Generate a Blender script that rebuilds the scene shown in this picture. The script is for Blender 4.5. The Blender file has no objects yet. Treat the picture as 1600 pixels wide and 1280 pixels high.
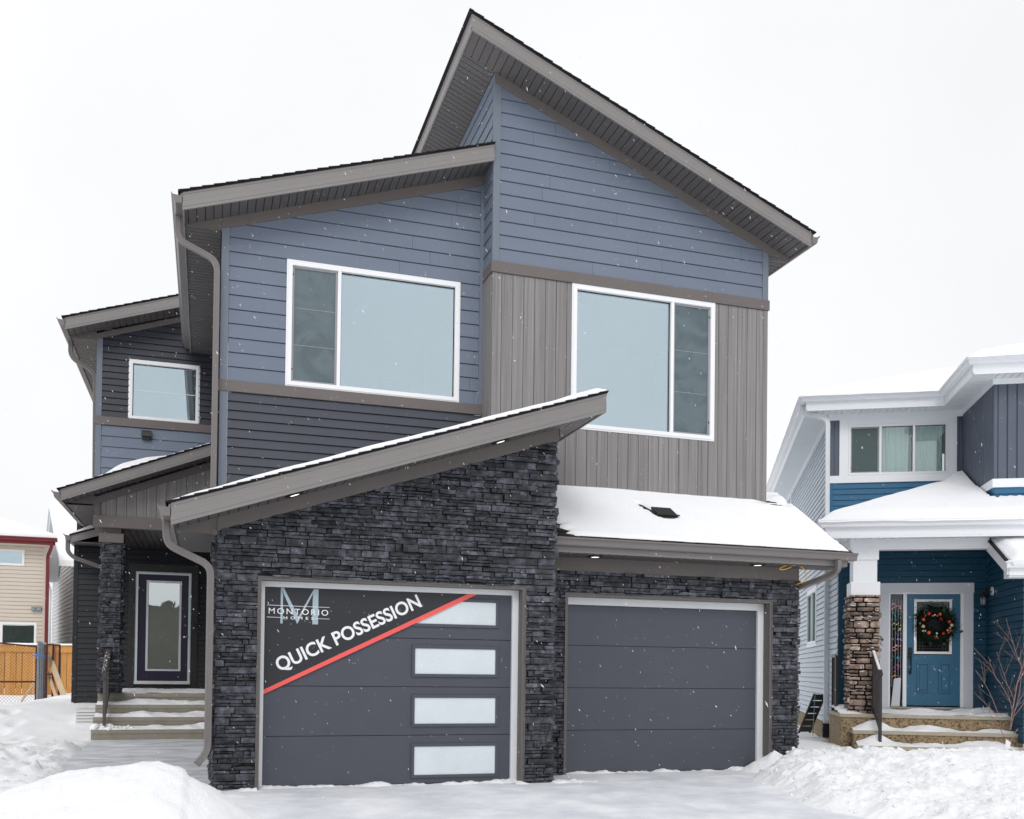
import bpy, math, random
from mathutils import Vector, Matrix, noise
random.seed(7)
R_ = math.radians
scene = bpy.context.scene
col = scene.collection

# ------------------------------------------------------------------ camera
def cam_axes(yaw, pit, rol):
    cy, sy = math.cos(yaw), math.sin(yaw)
    Rm = Matrix(((cy, -sy, 0), (0, 0, -1), (sy, cy, 0)))
    cp, sp = math.cos(pit), math.sin(pit)
    P = Matrix(((1, 0, 0), (0, cp, sp), (0, -sp, cp)))
    cr, sr = math.cos(rol), math.sin(rol)
    return Matrix(((cr, -sr, 0), (sr, cr, 0), (0, 0, 1))) @ P @ Rm
A = cam_axes(R_(17.589), R_(.873), R_(.709))
right, up, back = Vector(A[0]), -Vector(A[1]), -Vector(A[2])
cd = bpy.data.cameras.new('camera')
cam = bpy.data.objects.new('camera', cd)
col.objects.link(cam)
M = Matrix((right, up, back)).transposed().to_4x4()
M.translation = Vector((0, 0, 1.29))
cam.matrix_world = M
cd.sensor_fit = 'HORIZONTAL'
cd.sensor_width = 36
cd.lens = 1507.4 / 1600 * 36
cd.shift_y = (1022.5 - 640) / 1600
cd.clip_start = .05
cd.clip_end = 2000
scene.camera = cam
scene.render.resolution_x = 1024
scene.render.resolution_y = 819

# ------------------------------------------------------------------ world, sun, exposure
world = bpy.data.worlds.new('World')
scene.world = world
world.use_nodes = True
wt = world.node_tree
for n in list(wt.nodes): wt.nodes.remove(n)
wo = wt.nodes.new('ShaderNodeOutputWorld')
sky = wt.nodes.new('ShaderNodeTexSky')
sky.sky_type = 'NISHITA'
sky.sun_disc = False
sky.sun_elevation = R_(38)
sky.sun_rotation = R_(200)
b1 = wt.nodes.new('ShaderNodeBackground'); b1.inputs[1].default_value = .08
wt.links.new(sky.outputs[0], b1.inputs[0])
tc = wt.nodes.new('ShaderNodeTexCoord')
nz = wt.nodes.new('ShaderNodeTexNoise'); nz.inputs['Scale'].default_value = 2.2; nz.inputs['Detail'].default_value = 5; nz.inputs['Roughness'].default_value = .5
wt.links.new(tc.outputs['Generated'], nz.inputs['Vector'])
cr = wt.nodes.new('ShaderNodeValToRGB')
cr.color_ramp.elements[0].position = .3; cr.color_ramp.elements[0].color = (.85, .86, .875, 1)
cr.color_ramp.elements[1].position = .72; cr.color_ramp.elements[1].color = (.96, .96, .967, 1)
wt.links.new(nz.outputs[0], cr.inputs[0])
b2 = wt.nodes.new('ShaderNodeBackground'); b2.inputs[1].default_value = 1.0
wt.links.new(cr.outputs[0], b2.inputs[0])
mx = wt.nodes.new('ShaderNodeMixShader'); mx.inputs[0].default_value = .96      # thick cloud over the sky
wt.links.new(b1.outputs[0], mx.inputs[1]); wt.links.new(b2.outputs[0], mx.inputs[2])
wt.links.new(mx.outputs[0], wo.inputs[0])
sd = bpy.data.lights.new('sun', 'SUN'); sd.energy = .75; sd.angle = R_(25); sd.color = (1, .975, .95)
so = bpy.data.objects.new('sun', sd); col.objects.link(so)
el, azm = R_(38), R_(200)
dv = Vector((math.sin(azm) * math.cos(el), math.cos(azm) * math.cos(el), math.sin(el)))
so.rotation_euler = dv.to_track_quat('Z', 'Y').to_euler()
scene.view_settings.view_transform = 'Standard'
scene.view_settings.look = 'None'
scene.view_settings.exposure = .15
scene.view_settings.gamma = 1
scene.render.engine = 'CYCLES'
scene.cycles.max_bounces = 8
scene.cycles.transparent_max_bounces = 10

# ------------------------------------------------------------------ materials
def lin(r, g, b):
    f = lambda c: (c / 255 / 12.92) if c / 255 <= .04045 else ((c / 255 + .055) / 1.055) ** 2.4
    return (f(r), f(g), f(b), 1)
def N(t, kind, **kw):
    n = t.nodes.new(kind)
    for k, v in kw.items():
        if k in n.inputs: n.inputs[k].default_value = v
        else: setattr(n, k, v)
    return n
MATS = {}
def mat(name, rgb, rough=.6, spec=.4, var=.06, scale=6, bump=0, bscale=60, island=0, stretch=None, bstretch=None,
        metallic=0, rgb2=None, mixscale=None, sss=0, coat=0, detail=5, dirt=0):
    m = bpy.data.materials.new(name); m.use_nodes = True
    t = m.node_tree; L = t.links
    p = t.nodes['Principled BSDF']
    p.inputs['Roughness'].default_value = rough
    p.inputs['Specular IOR Level'].default_value = spec
    p.inputs['Metallic'].default_value = metallic
    if coat: p.inputs['Coat Weight'].default_value = coat
    if sss:
        p.inputs['Subsurface Weight'].default_value = sss
        p.inputs['Subsurface Radius'].default_value = (.03, .035, .045)
        p.inputs['Subsurface Scale'].default_value = .6
    tcn = N(t, 'ShaderNodeTexCoord')
    mp = N(t, 'ShaderNodeMapping'); mp.inputs['Scale'].default_value = stretch or (1, 1, 1)
    L.new(tcn.outputs['Object'], mp.inputs['Vector'])
    nn = N(t, 'ShaderNodeTexNoise', Scale=scale, Detail=detail, Roughness=.6)
    L.new(mp.outputs[0], nn.inputs['Vector'])
    base = lin(*rgb)
    if rgb2:
        rp = N(t, 'ShaderNodeValToRGB')
        rp.color_ramp.elements[0].position = .35; rp.color_ramp.elements[0].color = base
        rp.color_ramp.elements[1].position = .65; rp.color_ramp.elements[1].color = lin(*rgb2)
        L.new(nn.outputs[0], rp.inputs[0]); csock = rp.outputs[0]
    else:
        rg = N(t, 'ShaderNodeRGB'); rg.outputs[0].default_value = base; csock = rg.outputs[0]
    # value variation
    mr = N(t, 'ShaderNodeMapRange'); mr.inputs[1].default_value = .25; mr.inputs[2].default_value = .75
    mr.inputs[3].default_value = 1 - var; mr.inputs[4].default_value = 1 + var
    L.new(nn.outputs[0], mr.inputs[0]); vs = mr.outputs[0]
    if island:
        g = N(t, 'ShaderNodeNewGeometry')
        m2 = N(t, 'ShaderNodeMapRange'); m2.inputs[3].default_value = 1 - island; m2.inputs[4].default_value = 1 + island
        L.new(g.outputs['Random Per Island'], m2.inputs[0])
        mm = N(t, 'ShaderNodeMath', operation='MULTIPLY'); L.new(vs, mm.inputs[0]); L.new(m2.outputs[0], mm.inputs[1]); vs = mm.outputs[0]
    mc = N(t, 'ShaderNodeVectorMath', operation='SCALE')
    L.new(csock, mc.inputs[0]); L.new(vs, mc.inputs['Scale'])
    L.new(mc.outputs[0], p.inputs['Base Color'])
    if bump:
        mp2 = N(t, 'ShaderNodeMapping'); mp2.inputs['Scale'].default_value = bstretch or stretch or (1, 1, 1)
        L.new(tcn.outputs['Object'], mp2.inputs['Vector'])
        n2 = N(t, 'ShaderNodeTexNoise', Scale=bscale, Detail=6, Roughness=.65)
        L.new(mp2.outputs[0], n2.inputs['Vector'])
        bp = N(t, 'ShaderNodeBump', Strength=1.0, Distance=bump)
        L.new(n2.outputs[0], bp.inputs['Height']); L.new(bp.outputs[0], p.inputs['Normal'])
        rr = N(t, 'ShaderNodeMapRange'); rr.inputs[3].default_value = max(0, rough - .12); rr.inputs[4].default_value = min(1, rough + .12)
        L.new(n2.outputs[0], rr.inputs[0]); L.new(rr.outputs[0], p.inputs['Roughness'])
    MATS[name] = m
    return m
mat('siding_blue', (111, 121, 137), .55, .35, .05, 1.5, .0006, 130, island=.025, bstretch=(.15, .15, 1))
mat('trim_blue', (113, 121, 134), .55, .35, .04, 3, .0004, 80)
mat('siding_dark', (70, 73, 83), .5, .35, .05, 2, .0005, 120, bstretch=(.15, .15, 1))
mat('siding_slate', (56, 59, 68), .5, .35, .05, 2, .0005, 120, bstretch=(.15, .15, 1))
mat('screen_dark', (74, 90, 90), .5, .4, .05, 3)
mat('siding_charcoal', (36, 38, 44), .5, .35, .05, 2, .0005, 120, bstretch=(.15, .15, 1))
mat('taupe', (115, 110, 108), .5, .4, .05, 2, .0005, 50, bstretch=(.2, .2, 1))
mat('taupe_band', (108, 102, 100), .6, .35, .06, 2, .0008, 60, bstretch=(.1, .1, 1))
mat('fascia', (130, 126, 125), .45, .45, .04, 2, .0003, 60)
mat('soffit', (92, 89, 89), .5, .4, .04, 2, island=.04)
mat('gutter', (116, 111, 110), .4, .5, .05, 3, .0003, 40)
mat('board_wood', (132, 129, 129), .65, .3, .30, 12, .0015, 30, island=.05, stretch=(3.2, 3.2, .05), bstretch=(3.2, 3.2, .04), detail=6)
mat('shingle', (40, 38, 40), .9, .2, .3, 90, .002, 300, island=.3)
mat('ledge_stone', (36, 38, 44), .5, .45, .6, 13, .012, 40, island=.62, rgb2=(72, 74, 83), detail=10)
mat('mortar', (22, 22, 25), .9, .1, .2, 20)
mat('door_panel', (75, 78, 88), .5, .4, .05, 2.2, .0014, 180)
mat('door_frame', (96, 92, 90), .5, .4, .04, 3)
mat('white_frame', (225, 227, 229), .4, .45, .02, 4)
mat('white_vinyl', (238, 239, 241), .35, .5, .015, 4)
mat('screen_frame', (150, 152, 156), .4, .5, .02, 4)
mat('black_metal', (20, 20, 22), .4, .5, .1, 8)
mat('snow', (249, 250, 253), .75, .25, .02, 2.5, .004, 55, sss=.15)
mat('snow_rough', (249, 250, 253), .8, .2, .025, 3, .012, 38, sss=.15)
mat('concrete_step', (158, 154, 144), .85, .25, .14, 5, .002, 120, rgb2=(138, 131, 116))
mat('foundation', (132, 124, 108), .9, .2, .15, 8, .004, 60)
mat('room_wall', (205, 212, 218), .8, .2, .01, 2)
mat('room_dark', (110, 120, 135), .8, .2, .01, 2)
mat('decal_black', (40, 43, 48), .45, .45, .06, 2)
mat('decal_red', (238, 96, 92), .5, .4, .05, 1.5)
mat('decal_white', (238, 238, 242), .5, .4, .01, 2)
mat('decal_grey', (165, 182, 192), .5, .4, .02, 2)
mat('entry_navy', (26, 22, 50), .4, .5, .05, 3)
mat('entry_trim', (214, 217, 222), .4, .5, .03, 4)
mat('teal_edge', (125, 172, 172), .5, .4, .03, 4)
mat('entry_case', (50, 47, 48), .55, .35, .06, 3)
mat('rail_metal', (84, 78, 77), .45, .5, .08, 6)
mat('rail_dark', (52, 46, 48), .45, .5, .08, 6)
mat('chrome', (200, 195, 185), .2, .5, .02, 4, metallic=1)
mat('yellow_wire', (232, 182, 30), .4, .5, .03, 8)
mat('nb_white', (240, 242, 245), .45, .4, .015, 3)
mat('nb_soffit', (226, 230, 233), .5, .4, .02, 3)
mat('nb_siding', (194, 203, 212), .5, .35, .03, 2)
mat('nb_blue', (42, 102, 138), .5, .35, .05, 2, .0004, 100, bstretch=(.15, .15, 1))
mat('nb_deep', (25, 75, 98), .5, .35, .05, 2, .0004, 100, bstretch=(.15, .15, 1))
mat('nb_slate', (90, 97, 111), .5, .35, .04, 2)
mat('nb_door', (50, 104, 135), .4, .45, .04, 2)
mat('nb_case', (212, 214, 221), .5, .4, .02, 3)
mat('field_stone', (116, 94, 84), .7, .3, .4, 7, .010, 36, island=.55, rgb2=(176, 158, 144), detail=9)
mat('aggregate', (190, 168, 132), .8, .3, .5, 30, .008, 45, rgb2=(78, 62, 48), detail=2)
mat('tread', (172, 164, 146), .8, .3, .1, 8, .001, 100)
mat('curtain', (226, 234, 230), .9, .1, .05, 3)
mat('dark_room', (60, 74, 74), .9, .1, .2, 3)
mat('wood_fence', (206, 150, 84), .75, .25, .18, 10, .001, 60, island=.09, stretch=(4, 4, .3))
mat('lumber', (214, 190, 158), .75, .25, .1, 8, island=.06)
mat('rust', (92, 48, 38), .8, .3, .3, 20)
mat('galvanized', (142, 150, 156), .45, .5, .2, 12, metallic=.4)
mat('strap_blue', (40, 130, 220), .5, .4, .05, 5)
mat('beige_siding', (208, 199, 186), .6, .3, .03, 2)
mat('maroon', (112, 34, 42), .45, .45, .05, 3)
mat('far_siding', (222, 222, 222), .6, .3, .03, 2)
mat('far_brown', (112, 111, 104), .7, .3, .1, 1)
mat('branch', (172, 146, 140), .8, .2, .25, 20, rgb2=(122, 92, 88))
mat('needle', (18, 34, 22), .8, .3, .4, 30, island=.4)
mat('leaf_green', (20, 74, 52), .6, .4, .2, 20)
mat('bauble_red', (178, 24, 26), .15, .7, .1, 20, coat=.5)
mat('bauble_orange', (222, 88, 20), .2, .7, .1, 20, coat=.5)
mat('bauble_gold', (196, 170, 118), .25, .7, .1, 20, coat=.5)
mat('bauble_silver', (210, 208, 204), .2, .7, .1, 20, coat=.5)
mat('driveway', (216, 220, 227), .7, .3, .05, 1.6, .003, 30, rgb2=(240, 242, 246), bstretch=(1, .35, 1))
mat('path_ice', (190, 193, 200), .6, .35, .12, 3.5, .002, 40, rgb2=(222, 224, 229), stretch=(.7, 1.5, 1), detail=8)
mat('flake', (252, 252, 255), .9, .1, 0, 1)

def emit(name, rgb, s):
    m = bpy.data.materials.new(name); m.use_nodes = True; t = m.node_tree
    p = t.nodes['Principled BSDF']; p.inputs['Base Color'].default_value = lin(*rgb)
    p.inputs['Emission Color'].default_value = lin(*rgb); p.inputs['Emission Strength'].default_value = s
    MATS[name] = m
emit('lamp_on', (255, 252, 245), 1.3)
for k, c in dict(pink=(225, 150, 160), teal=(50, 165, 160), lime=(200, 205, 120), lilac=(165, 140, 205), cyan=(40, 150, 190), magenta=(190, 90, 170), amber=(225, 150, 90)).items():
    emit('bead_' + k, c, .35)

def glass(name, refl=(.80, .90, .95), trans=(.72, .84, .88), fac=.5, rough=.02, wave=0, wscale=3):
    m = bpy.data.materials.new(name); m.use_nodes = True; t = m.node_tree
    for n in list(t.nodes): t.nodes.remove(n)
    o = N(t, 'ShaderNodeOutputMaterial')
    g = N(t, 'ShaderNodeBsdfAnisotropic', Color=(*refl, 1), Roughness=rough)
    tr = N(t, 'ShaderNodeBsdfTransparent', Color=(*trans, 1))
    mi = N(t, 'ShaderNodeMixShader'); mi.inputs[0].default_value = fac
    t.links.new(tr.outputs[0], mi.inputs[1]); t.links.new(g.outputs[0], mi.inputs[2]); t.links.new(mi.outputs[0], o.inputs[0])
    if wave:
        tcn = N(t, 'ShaderNodeTexCoord'); n2 = N(t, 'ShaderNodeTexNoise', Scale=wscale, Detail=1.5)
        n2.inputs['Distortion'].default_value = .6
        t.links.new(tcn.outputs['Object'], n2.inputs['Vector'])
        bp = N(t, 'ShaderNodeBump', Distance=wave); t.links.new(n2.outputs[0], bp.inputs['Height'])
        t.links.new(bp.outputs[0], g.inputs['Normal'])
    MATS[name] = m
glass('glass', (.78, .90, .96), (.88, .95, .98), .46, wave=.0003)
glass('glass_dark', (.66, .74, .76), (.86, .92, .91), .2, .03)
glass('glass_black', (.5, .55, .58), (.3, .34, .36), .10, .05)
glass('glass_door', (.80, .85, .84), (.35, .38, .38), .62, .02, wave=.004, wscale=1.7)
mat('frosted', (212, 221, 225), .25, .5, .06, 2.6, .0006, 6)
# insect screen: fine mesh with moire swirls of reflected light painted into its colour
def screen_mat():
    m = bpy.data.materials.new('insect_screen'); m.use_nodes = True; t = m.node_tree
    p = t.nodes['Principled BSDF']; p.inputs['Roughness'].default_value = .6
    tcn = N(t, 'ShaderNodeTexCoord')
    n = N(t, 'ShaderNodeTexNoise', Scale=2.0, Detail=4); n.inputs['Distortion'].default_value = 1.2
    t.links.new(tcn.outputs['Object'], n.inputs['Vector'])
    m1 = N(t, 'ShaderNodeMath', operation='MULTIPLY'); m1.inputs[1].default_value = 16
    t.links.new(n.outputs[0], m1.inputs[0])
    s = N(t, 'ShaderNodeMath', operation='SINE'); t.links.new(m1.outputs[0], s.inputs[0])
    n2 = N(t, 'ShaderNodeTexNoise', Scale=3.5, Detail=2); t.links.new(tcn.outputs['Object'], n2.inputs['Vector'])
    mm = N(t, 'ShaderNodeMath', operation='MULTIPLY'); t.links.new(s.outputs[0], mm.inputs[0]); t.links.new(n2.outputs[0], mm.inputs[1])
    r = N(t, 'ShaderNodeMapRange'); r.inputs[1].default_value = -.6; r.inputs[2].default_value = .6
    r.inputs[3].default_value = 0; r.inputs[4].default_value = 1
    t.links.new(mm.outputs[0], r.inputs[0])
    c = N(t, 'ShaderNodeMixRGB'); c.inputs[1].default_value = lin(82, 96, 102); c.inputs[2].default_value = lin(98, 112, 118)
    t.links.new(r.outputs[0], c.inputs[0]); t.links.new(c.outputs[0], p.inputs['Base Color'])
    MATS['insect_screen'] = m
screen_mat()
def chain_mat():
    m = bpy.data.materials.new('chain_link'); m.use_nodes = True
    m.node_tree.nodes['Principled BSDF'].inputs['Base Color'].default_value = lin(96, 78, 70)
    MATS['chain_link'] = m
chain_mat()

# ------------------------------------------------------------------ building helpers
TM = {}
def tag(o, label=None, cat=None, group=None, kind=None):
    if label: o['label'] = label
    if cat: o['category'] = cat
    if group: o['group'] = group
    if kind: o['kind'] = kind
    return o
def thing(name, loc, rz=0, label=None, cat=None, group=None):
    o = bpy.data.objects.new(name, None); col.objects.link(o)
    o.location = loc; o.rotation_euler = (0, 0, rz); o.empty_display_size = .2
    TM[o.name] = (Matrix.Translation(Vector(loc)) @ Matrix.Rotation(rz, 4, 'Z'))
    return tag(o, label, cat, group)
def clip(poly, a, b, c):
    out = []
    n = len(poly)
    for i in range(n):
        p, q = poly[i], poly[(i + 1) % n]
        dp, dq = a * p[0] + b * p[1] - c, a * q[0] + b * q[1] - c
        if dp <= 0: out.append(p)
        if (dp < 0 < dq) or (dq < 0 < dp):
            s = dp / (dp - dq); out.append((p[0] + s * (q[0] - p[0]), p[1] + s * (q[1] - p[1])))
    return out if len(out) > 2 else []
def area(p):
    return abs(sum(p[i][0] * p[(i + 1) % len(p)][1] - p[(i + 1) % len(p)][0] * p[i][1] for i in range(len(p)))) / 2
def sub_rect(pieces, r):
    x0, z0, x1, z1 = r; out = []
    for p in pieces:
        for q in (clip(p, 1, 0, x0), clip(p, -1, 0, -x1)):
            if q: out.append(q)
        mid = clip(clip(p, -1, 0, -x0) or [], 1, 0, x1) if clip(p, -1, 0, -x0) else []
        if mid:
            for q in (clip(mid, 0, 1, z0), clip(mid, 0, -1, -z1)):
                if q: out.append(q)
    return [p for p in out if area(p) > 1e-5]
class Fr:      # a plane frame: origin + u,v axes, n outward
    def __init__(s, o, u, v, n): s.o, s.u, s.v, s.n = Vector(o), Vector(u), Vector(v), Vector(n)
    def __call__(s, a, b, c=0): return s.o + s.u * a + s.v * b + s.n * c
def FX(y): return Fr((0, y, 0), (1, 0, 0), (0, 0, 1), (0, -1, 0))          # faces the camera
def FL(x): return Fr((x, 0, 0), (0, 1, 0), (0, 0, 1), (-1, 0, 0))          # faces left; u runs along y
def FD(z): return Fr((0, 0, z), (1, 0, 0), (0, 1, 0), (0, 0, -1))          # faces down
class MB:
    def __init__(s): s.v = []; s.f = []
    def add(s, vs, fs):
        b = len(s.v); s.v += [tuple(v) for v in vs]; s.f += [tuple(i + b for i in f) for f in fs]; return s
    def prism(s, F, poly, off0, off1):      # off may be number or function(u,v)
        g0 = off0 if callable(off0) else (lambda u, v: off0)
        g1 = off1 if callable(off1) else (lambda u, v: off1)
        n = len(poly)
        vs = [F(u, v, g1(u, v)) for u, v in poly] + [F(u, v, g0(u, v)) for u, v in poly]
        fs = [tuple(range(n)), tuple(reversed(range(n, 2 * n)))]
        fs += [(i, n + i, n + (i + 1) % n, (i + 1) % n) for i in range(n)]
        return s.add(vs, fs)
    def box(s, x0, y0, z0, x1, y1, z1, bev=0):
        if not bev:
            return s.add([(x0, y0, z0), (x1, y0, z0), (x1, y1, z0), (x0, y1, z0), (x0, y0, z1), (x1, y0, z1), (x1, y1, z1), (x0, y1, z1)],
                         [(0, 3, 2, 1), (4, 5, 6, 7), (0, 1, 5, 4), (1, 2, 6, 5), (2, 3, 7, 6), (3, 0, 4, 7)])
        b = bev; vs = []
        for z, i in ((z0, b), (z0 + b, 0), (z1 - b, 0), (z1, b)):
            for (px, sx) in ((0, 0),):
                vs += [(x0 + i + b * (i == 0) , y0 + i, z), (x1 - i - b * (i == 0), y0 + i, z), (x1 - i, y0 + i + b * (i == 0), z), (x1 - i, y1 - i - b * (i == 0), z),
                       (x1 - i - b * (i == 0), y1 - i, z), (x0 + i + b * (i == 0), y1 - i, z), (x0 + i, y1 - i - b * (i == 0), z), (x0 + i, y0 + i + b * (i == 0), z)]
        fs = [tuple(reversed(range(8))), tuple(range(24, 32))]
        for k in range(3):
            for j in range(8):
                a, c = k * 8 + j, k * 8 + (j + 1) % 8
                fs.append((a, c, c + 8, a + 8))
        return s.add(vs, fs)
    def sweep(s, prof, path, upv=(0, 0, 1), cap=True, plumb=False):
        # prof: list of (side, up); path: list of points
        P = [Vector(p) for p in path]; n = len(prof); rings = []
        for i, p in enumerate(P):
            a = (P[i] - P[i - 1]).normalized() if i else None
            b = (P[i + 1] - P[i]).normalized() if i < len(P) - 1 else None
            d = (a + b).normalized() if a and b else (a or b)
            U = Vector(upv)
            sd_ = d.cross(U)
            if sd_.length < 1e-4: sd_ = Vector((1, 0, 0))
            sd_.normalize()
            uu = U if plumb else sd_.cross(d).normalized()
            k = 1.0
            if a and b:
                k = 1 / max(.5, math.sqrt((1 + a.dot(b)) / 2))
            rings.append([p + sd_ * x * (k if plumb else 1) + uu * y * (1 if plumb else k) for x, y in prof])
        vs = [v for r in rings for v in r]; fs = []
        for i in range(len(P) - 1):
            for j in range(n):
                a, b = i * n + j, i * n + (j + 1) % n
                fs.append((a, a + n, b + n, b))
        if cap: fs += [tuple(range(n)), tuple(reversed(range((len(P) - 1) * n, len(P) * n)))]
        return s.add(vs, fs)
    def tube(s, path, r, seg=8, r2=None):
        P = [Vector(p) for p in path]; vs = []; fs = []; prev = None
        for i, p in enumerate(P):
            d = ((P[min(i + 1, len(P) - 1)] - P[max(i - 1, 0)])).normalized()
            if prev is None:
                t = Vector((0, 0, 1)) if abs(d.z) < .9 else Vector((1, 0, 0)); x = d.cross(t).normalized()
            else: x = (prev - d * prev.dot(d)).normalized()
            prev = x; y = d.cross(x)
            rr = r if r2 is None else r + (r2 - r) * i / (len(P) - 1)
            vs += [p + (x * math.cos(2 * math.pi * k / seg) + y * math.sin(2 * math.pi * k / seg)) * rr for k in range(seg)]
        for i in range(len(P) - 1):
            for k in range(seg):
                a, b = i * seg + k, i * seg + (k + 1) % seg
                fs.append((a, b, b + seg, a + seg))
        fs += [tuple(reversed(range(seg))), tuple(range((len(P) - 1) * seg, len(P) * seg))]
        return s.add(vs, fs)
    def disc(s, c, r, n=(0, 0, -1), h=.01, seg=24, r_in=0):
        c = Vector(c); n = Vector(n).normalized(); t = Vector((1, 0, 0)) if abs(n.x) < .9 else Vector((0, 1, 0))
        x = n.cross(t).normalized(); y = n.cross(x)
        ring = lambda rr, hh: [c + n * hh + (x * math.cos(2 * math.pi * k / seg) + y * math.sin(2 * math.pi * k / seg)) * rr for k in range(seg)]
        if r_in:
            vs = ring(r, 0) + ring(r, h) + ring(r_in, h) + ring(r_in, 0); fs = []
            for k in range(seg):
                k2 = (k + 1) % seg
                for a in range(4):
                    b = (a + 1) % 4; fs.append((a * seg + k, a * seg + k2, b * seg + k2, b * seg + k))
        else:
            vs = ring(r, 0) + ring(r, h); fs = [tuple(reversed(range(seg))), tuple(range(seg, 2 * seg))]
            fs += [(k, (k + 1) % seg, (k + 1) % seg + seg, k + seg) for k in range(seg)]
        return s.add(vs, fs)
    def ball(s, c, r, seg=12, rings=8, sq=(1, 1, 1)):
        c = Vector(c); vs = [c + Vector((0, 0, r * sq[2]))]; fs = []
        for i in range(1, rings):
            a = math.pi * i / rings
            for k in range(seg):
                b = 2 * math.pi * k / seg
                vs.append(c + Vector((r * math.sin(a) * math.cos(b) * sq[0], r * math.sin(a) * math.sin(b) * sq[1], r * math.cos(a) * sq[2])))
        vs.append(c - Vector((0, 0, r * sq[2])))
        for k in range(seg):
            fs.append((0, 1 + k, 1 + (k + 1) % seg)); l = 1 + (rings - 2) * seg
            fs.append((len(vs) - 1, l + (k + 1) % seg, l + k))
        for i in range(rings - 2):
            for k in range(seg):
                a, b = 1 + i * seg + k, 1 + i * seg + (k + 1) % seg
                fs.append((a, a + seg, b + seg, b))
        return s.add(vs, fs)
    def build(s, name, m, parent=None, root=None, local=False, smooth=False, bevel=0):
        me = bpy.data.meshes.new(name)
        vs = s.v
        if parent is not None and not local:
            inv = TM[(root or parent).name].inverted(); vs = [inv @ Vector(v) for v in vs]
        me.from_pydata([tuple(v) for v in vs], [], s.f); me.validate()
        import bmesh
        bm = bmesh.new(); bm.from_mesh(me); bmesh.ops.recalc_face_normals(bm, faces=bm.faces)
        if bevel:
            es = [e for e in bm.edges if len(e.link_faces) == 2 and e.calc_face_angle(0) > .6]
            bmesh.ops.bevel(bm, geom=es, offset=bevel, segments=2, profile=.7, affect='EDGES')
        bm.to_mesh(me); bm.free()
        if smooth:
            for p in me.polygons: p.use_smooth = True
        me.materials.append(MATS[m] if isinstance(m, str) else m)
        o = bpy.data.objects.new(name, me); col.objects.link(o)
        if parent is not None: o.parent = parent
        return o
def lap(mb, F, poly, holes=(), pitch=.15, t=.012, z0=0, joints=0, jgap=.003, base=.012, gap=.009):
    """lap siding: wedge courses clipped to the wall polygon"""
    pieces = [poly]
    for h in holes: pieces = sub_rect(pieces, h)
    for p in pieces: mb.prism(F, p, -.03, -.022)
    lo = min(v for p in pieces for _, v in p); hi = max(v for p in pieces for _, v in p)
    ulo = min(u for u, _ in poly); uhi = max(u for u, _ in poly)
    k = math.floor((lo - z0) / pitch)
    while z0 + k * pitch < hi:
        a, b = z0 + k * pitch, z0 + (k + 1) * pitch
        cuts = [ulo - 1]
        if joints:
            x = ulo + random.uniform(.3, joints)
            while x < uhi: cuts.append(x); x += joints * random.uniform(.8, 1)
        cuts.append(uhi + 1)
        for p in pieces:
            q = clip(p, 0, -1, -a)
            q = clip(q, 0, 1, b - gap) if q else q
            if not q: continue
            for c0, c1 in zip(cuts[:-1], cuts[1:]):
                r = clip(q, -1, 0, -(c0 + jgap / 2)); r = clip(r, 1, 0, c1 - jgap / 2) if r else r
                if r and area(r) > 1e-6:
                    mb.prism(F, r, -.0215, lambda u, v, a=a: .001 + t * (1 - (v - a) / pitch))
        k += 1
    return mb
def boards(mb, F, poly, holes=(), pitch=.15, gap=.006, t=.008, u0=0, axis=0, base=.012):
    """boards side by side with an open groove, axis 0: boards run along v; backing behind"""
    pieces = [poly]
    for h in holes: pieces = sub_rect(pieces, h)
    for p in pieces: mb.prism(F, p, -base - .006, -base)
    lo = min(p_[axis] for p in pieces for p_ in p); hi = max(p_[axis] for p in pieces for p_ in p)
    k = math.floor((lo - u0) / pitch)
    while u0 + k * pitch < hi:
        a, b = u0 + k * pitch + gap / 2, u0 + (k + 1) * pitch - gap / 2
        for p in pieces:
            q = clip(p, -1, 0, -a) if axis == 0 else clip(p, 0, -1, -a)
            if q: q = clip(q, 1, 0, b) if axis == 0 else clip(q, 0, 1, b)
            if q and area(q) > 1e-6: mb.prism(F, q, -base + .0005, t)
        k += 1
    return mb
def wobble(p, s, a): return noise.noise(Vector(p) * s) * a

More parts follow.
